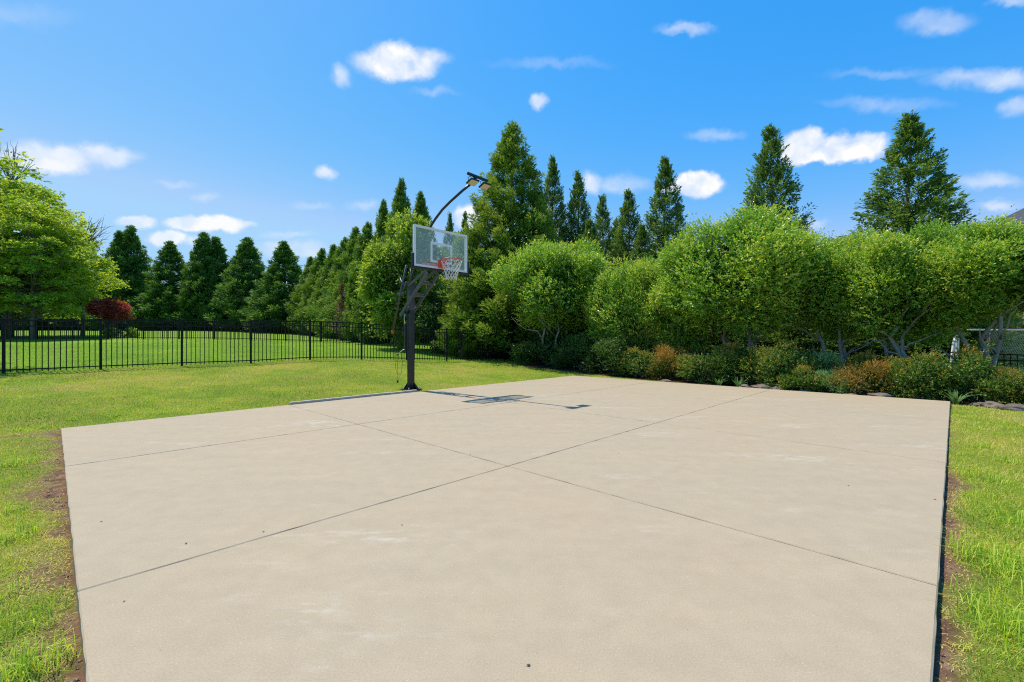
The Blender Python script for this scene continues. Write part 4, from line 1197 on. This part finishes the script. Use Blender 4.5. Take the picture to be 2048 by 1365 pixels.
# crank
MB().tube([(-.085, -.115, 1.80), (-.085, -.115, 1.36), (-.085, -.115, 1.04), (-.085, -.115, .98)], [.013, .011, .010, .012], 8).build('crank_rod', GM, hoop, smooth=True)
MB().tube([(-.085, -.115, 1.83), (-.10, -.115, 1.74), (-.085, -.115, 1.60)], .018, 8).build('crank_joint', M['steel'], hoop, smooth=True)
MB().tube([(-.085, -.115, .985), (-.14, -.15, .96), (-.30, -.18, .86)], .011, 8).build('crank_handle', M['steel'], hoop, smooth=True)
MB().tube([(-.30, -.18, .87), (-.33, -.18, .83)], .016, 8).build('crank_grip', M['cord'], hoop, smooth=True)
# hanging cord loop with weight
lp = []
for i in range(17):
    t = i / 16; lp.append((-.52 + .42 * t, -.15, 1.22 - .95 * (1 - (2 * t - 1) ** 4) * .88 + (0 if t < .5 else -.10 * (t - .5) * 2)))
MB().tube([(-.60, -.14, 1.38), *lp, (-.10, -.12, 1.05)], .0045, 6).build('cord_loop', M['cord'], hoop, smooth=True)
MB().tube([(-.32, -.18, .84), (-.30, -.18, .55), (-.30, -.18, .22)], .004, 6).build('hanging_cord', M['cord'], hoop, smooth=True)
bmw = MB().tube([(-.30, -.18, .235), (-.30, -.18, .21), (-.30, -.18, .175), (-.30, -.18, .155)], [.010, .020, .020, .008], 10).build('cord_weight', M['cord'], hoop, smooth=True)
# backboard
bf, y0, y1, z0, z1 = 1.12, -.66, .815, 2.80, 3.69
yc = (y0 + y1) / 2
bb = MB().box((bf, yc, (z0 + z1) / 2), (.012, y1 - y0 - .02, z1 - z0 - .02)).build('backboard', M['glass'], hoop)
tag(bb, 'clear tempered glass board')
fw = .045
fr = MB()
fr.box((bf, yc, z1 - fw / 2), (.055, y1 - y0, fw)); fr.box((bf, yc, z0 + fw / 2), (.055, y1 - y0, fw))
fr.box((bf, y0 + fw / 2, (z0 + z1) / 2), (.055, fw, z1 - z0 - 2 * fw)); fr.box((bf, y1 - fw / 2, (z0 + z1) / 2), (.055, fw, z1 - z0 - 2 * fw))
fr.build('board_frame', M['white_frame'], hoop)
tq = MB(); ty0, ty1, tz0, tz1, tw_ = yc - .30, yc + .30, 2.935, 3.385, .05; tx = bf + .009
tq.box((tx, yc, tz1 - tw_ / 2), (.003, ty1 - ty0, tw_)); tq.box((tx, yc, tz0 + tw_ / 2), (.003, ty1 - ty0, tw_))
tq.box((tx, ty0 + tw_ / 2, (tz0 + tz1) / 2), (.003, tw_, tz1 - tz0 - 2 * tw_)); tq.box((tx, ty1 - tw_ / 2, (tz0 + tz1) / 2), (.003, tw_, tz1 - tz0 - 2 * tw_))
tq.build('target_square', M['white_frame'], hoop)
pd = MB(); pw = .075
pd.box((bf, yc, z0 - .022), (pw, y1 - y0 + .08, .05))
for y_ in (y0 - .022, y1 + .022): pd.box((bf, y_, z0 + .14), (pw + .004, .05, .27))
pd.build('edge_padding', M['rubber'], hoop, bevel=.012)
# steel rear frame (seen through the glass)
rf = MB()
rf.beam((bf - .06, y0 + .1, z0 + .03), (bf - .06, y1 - .1, z0 + .03), .05, .05)
rf.build('rear_frame', GM, hoop)
MB().box((bf - .10, yc - .08, z0 + .075), (.035, .72, .09)).build('rear_plate', M['red_metal'], hoop)
# rim: bracket, ring, braces, net
RZ, RC, RR = 2.965, Vector((bf + .40, .055, 0)), .230
MB().box((bf + .045, .055, RZ - .05), (.06, .17, .19)).box((bf + .11, .055, RZ - .012), (.13, .13, .018)).build('rim_bracket', M['red_metal'], hoop, bevel=.006)
ring = [(RC.x + math.cos(a) * RR, RC.y + math.sin(a) * RR, RZ) for a in np.linspace(0, 2 * math.pi, 41)]
rim = MB().tube(ring, .0115, 8, cap=False).build('rim', M['red_metal'], hoop, smooth=True)
br_ = MB()
for s in (-1, 1): br_.tube([(bf + .07, .055 + s * .06, RZ - .10), (RC.x - .10, .055 + s * .205, RZ - .008)], .008, 6)
br_.build('rim_brace', M['red_metal'], rim, smooth=True)
net = MB(); nl = 12
radii = [.228, .205, .180, .155, .135, .120, .115]; zs = [RZ - .012, RZ - .10, RZ - .18, RZ - .25, RZ - .31, RZ - .37, RZ - .43]
for row in range(6):
    for k in range(nl):
        a0 = 2 * math.pi * (k + (.5 if row % 2 else 0)) / nl
        for sg in (-.5, .5):
            a1 = a0 + sg * 2 * math.pi / nl
            net.tube([(RC.x + math.cos(a0) * radii[row], RC.y + math.sin(a0) * radii[row], zs[row]),
                      (RC.x + math.cos(a1) * radii[row + 1], RC.y + math.sin(a1) * radii[row + 1], zs[row + 1])], .0046, 5)
net.build('net', M['net'], hoop, smooth=True)
# lamp arm with two floodlights
arm_pts = [(.02, -.02, 2.50), (.10, 0, 2.80), (.25, .02, 3.18), (.46, .035, 3.53), (.68, .05, 3.79), (.93, .06, 3.99), (1.16, .07, 4.14), (1.44, .08, 4.265), (1.84, .09, 4.41), (2.12, .10, 4.50)]
MB().tube(arm_pts, .028, 10).build('lamp_arm', BM, hoop, smooth=True)
MB().beam((2.20, -.06, 4.66), (2.20, .50, 4.64), .05, .05).build('lamp_bar', BM, hoop, bevel=.004)
MB().beam((2.10, .12, 4.50), (2.20, .18, 4.64), .04, .05).build('arm_elbow', BM, hoop, bevel=.004)
for y_ in (.055, .40):
    hb = MB().box((2.235, y_, 4.50), (.19, .23, .035), (.94, 0, .34), (0, 1, 0), (-.34, 0, .94)).build('floodlight', BM, hoop, bevel=.006)
    MB().box((2.235 + .0075, y_, 4.50 - .0195), (.15, .19, .006), (.94, 0, .34), (0, 1, 0), (-.34, 0, .94)).build('lamp_face', M['lamp_face'], hb)
    ub = MB()
    for s in (-.118, .118): ub.tube([(2.235, y_ + s, 4.50), (2.22, y_ + s, 4.57), (2.205, y_ + s * .2, 4.62)], .007, 6)
    ub.build('lamp_bracket', BM, hb)

# ------------------------------------------------------------------ goal, bent pipe and house at the right
gy = 15.0; gxl = (1935 - CX) / FPX * gy; zg = gz(gxl + 1, gy); zt = ztop(gy, 660)
goal = empty('soccer_goal', (gxl, gy, zg)); tag(goal, 'soccer goal with white crossbar, orange post and mesh net behind the hedge at the right', 'soccer goal')
Hh = zt - zg
MB().tube([(0, 0, Hh), (3.6, 0, Hh)], .032, 10).build('crossbar', M['white_frame'], goal, smooth=True)
MB().tube([(.70, .05, 0), (.70, .05, Hh - .03)], .045, 10).build('post', M['orange_pipe'], goal, smooth=True)
MB().tube([(3.58, .05, 0), (3.58, .05, Hh - .03)], .045, 10).build('post', M['orange_pipe'], goal, smooth=True)
MB().tube([(.75, .06, Hh + .045), (3.6, .06, Hh + .045)], .018, 8).build('net_rail', M['orange_pipe'], goal, smooth=True)
MB().tube([(.75, .0, Hh - .1), (1.35, .9, 0.05)], .02, 8).build('side_stay', M['white_frame'], goal, smooth=True)
MB().tube([(.75, 1.0, .03), (3.58, 1.0, .03)], .02, 8).build('ground_bar', M['white_frame'], goal, smooth=True)
gn = MB()
cell = .085
cols_ = int(2.8 / cell)
for i in range(-26, cols_ + 1):      # diamond mesh sloping back from the bar
    for sgn in (1, -1):
        a = [(.75 + cell * i, 0), (.75 + cell * i + sgn * 2.2, 1)] if sgn == 1 else [(.75 + cell * (i + 26), 0), (.75 + cell * (i + 26) - 2.2, 1)]
        (xa, ta), (xb, tb) = a
        def clipx(xa, ta, xb, tb, lo, hi):
            for lim, s in ((lo, 1), (hi, -1)):
                if s * (xa - lim) < 0 and s * (xb - lim) < 0: return None
                if s * (xa - lim) < 0: ta = ta + (tb - ta) * (lim - xa) / (xb - xa); xa = lim
                if s * (xb - lim) < 0: tb = tb + (ta - tb) * (lim - xb) / (xa - xb); xb = lim
            return xa, ta, xb, tb
        r = clipx(xa, ta, xb, tb, .75, 3.57)
        if r is None: continue
        xa, ta, xb, tb = r
        gn.tube([(xa, ta * .95, Hh * (1 - ta)), (xb, tb * .95, Hh * (1 - tb) + .02)], .0055, 4)
gn.build('goal_net', M['goal_net'], goal)
px_, Yp = 1911, 14.2; xp = (px_ - CX) / FPX * Yp; zp = gz(xp, Yp); ht = ztop(Yp, 672) - zp
pipe = MB().tube([(-.22, 0, 0), (-.13, 0, ht * .55), (-.05, 0, ht * .88), (.0, 0, ht * .985), (.05, 0, ht * .99), (.085, .02, ht * .93), (.09, .04, ht * .6), (.10, .06, 0)], .042, 10).build('bent_pipe', M['white_frame'], None, smooth=True)
pipe.location = (xp, Yp, zp)
tag(pipe, 'white bent metal pipe standing behind the shrubs left of the goal', 'pipe')

hx, hy = 35.8, 29.5; hz0 = gz(hx, hy)
house = empty('brick_house', (hx, hy, hz0)); tag(house, 'house showing only a dark shingle roof corner above the hedge at the right edge', 'house')
MB().box((6, 5, 2.9), (11, 10, 5.8)).build('wall', M['brick'], house)
e = ztop(hy, 470) - hz0; rdg = ztop(hy + 3, 425) - hz0 + 1.2
rv = [(-.2, -.6, e), (12, -.6, e), (12, 10.6, e), (-.2, 10.6, e), (4.2, 5, rdg), (8, 5, rdg)]
lowv = [(x, y, z - .18) for x, y, z in rv]
MB().add(rv + lowv, [(0, 1, 5, 4), (1, 2, 5), (2, 3, 4, 5), (3, 0, 4), (0, 6, 7, 1), (1, 7, 8, 2), (2, 8, 9, 3), (3, 9, 6, 0), (6, 9, 8, 7)]).build('roof', M['roof'], house)
for k in range(3):
    w_ = MB().box((1.6 + 3.4 * k, -.52, 2.0), (1.1, .06, 1.5)).build('window', M['white_frame'], house)
    MB().box((1.6 + 3.4 * k, -.555, 2.0), (.95, .02, 1.35)).build('pane', M['black_metal'], w_)

# ------------------------------------------------------------------ small dry leaves on the court
lm = MB().add([(-.016, 0, .003), (0, -.009, .006), (.018, 0, .004), (0, .010, .008), (0, 0, .002)], [(0, 1, 4), (1, 2, 4), (2, 3, 4), (3, 0, 4)]).mesh('dry_leaf', M['dry_leaf'])
for i, (px, py, where) in enumerate([(248, 1204, 'close below the left end of the nearest joint'), (804, 1051, 'just nearer than the crossing of joints at mid court'), (1057, 1332, 'at the bottom centre of the picture, the nearest of all'),
        (940, 909, 'touching the joint left of the middle crossing'), (1508, 786, 'beside the far joint end at the hedge edge'), (1697, 972, 'in the right middle of the court'), (203, 1044, 'near the left edge above the nearest joint'),
        (372, 1088, 'above the nearest joint, between the left edge and the centre'), (1640, 828, 'on the far joint near the right corner'), (1237, 907, 'right of the middle crossing on the long joint'),
        (527, 1064, 'on the nearest joint left of the centre'), (1870, 1000, 'close to the right edge of the court')]):
    Y = CAMH * FPX / (py - HY); o = link_obj('dry_leaf', lm); o.location = ((px - CX) / FPX * Y, Y, .001); o.rotation_euler = (0, 0, i * 1.7)
    o.scale = (.40 + .08 * (i % 4),) * 3
    tag(o, 'tiny dark dry leaf ' + where, 'leaf', 'dry leaves scattered on the court')
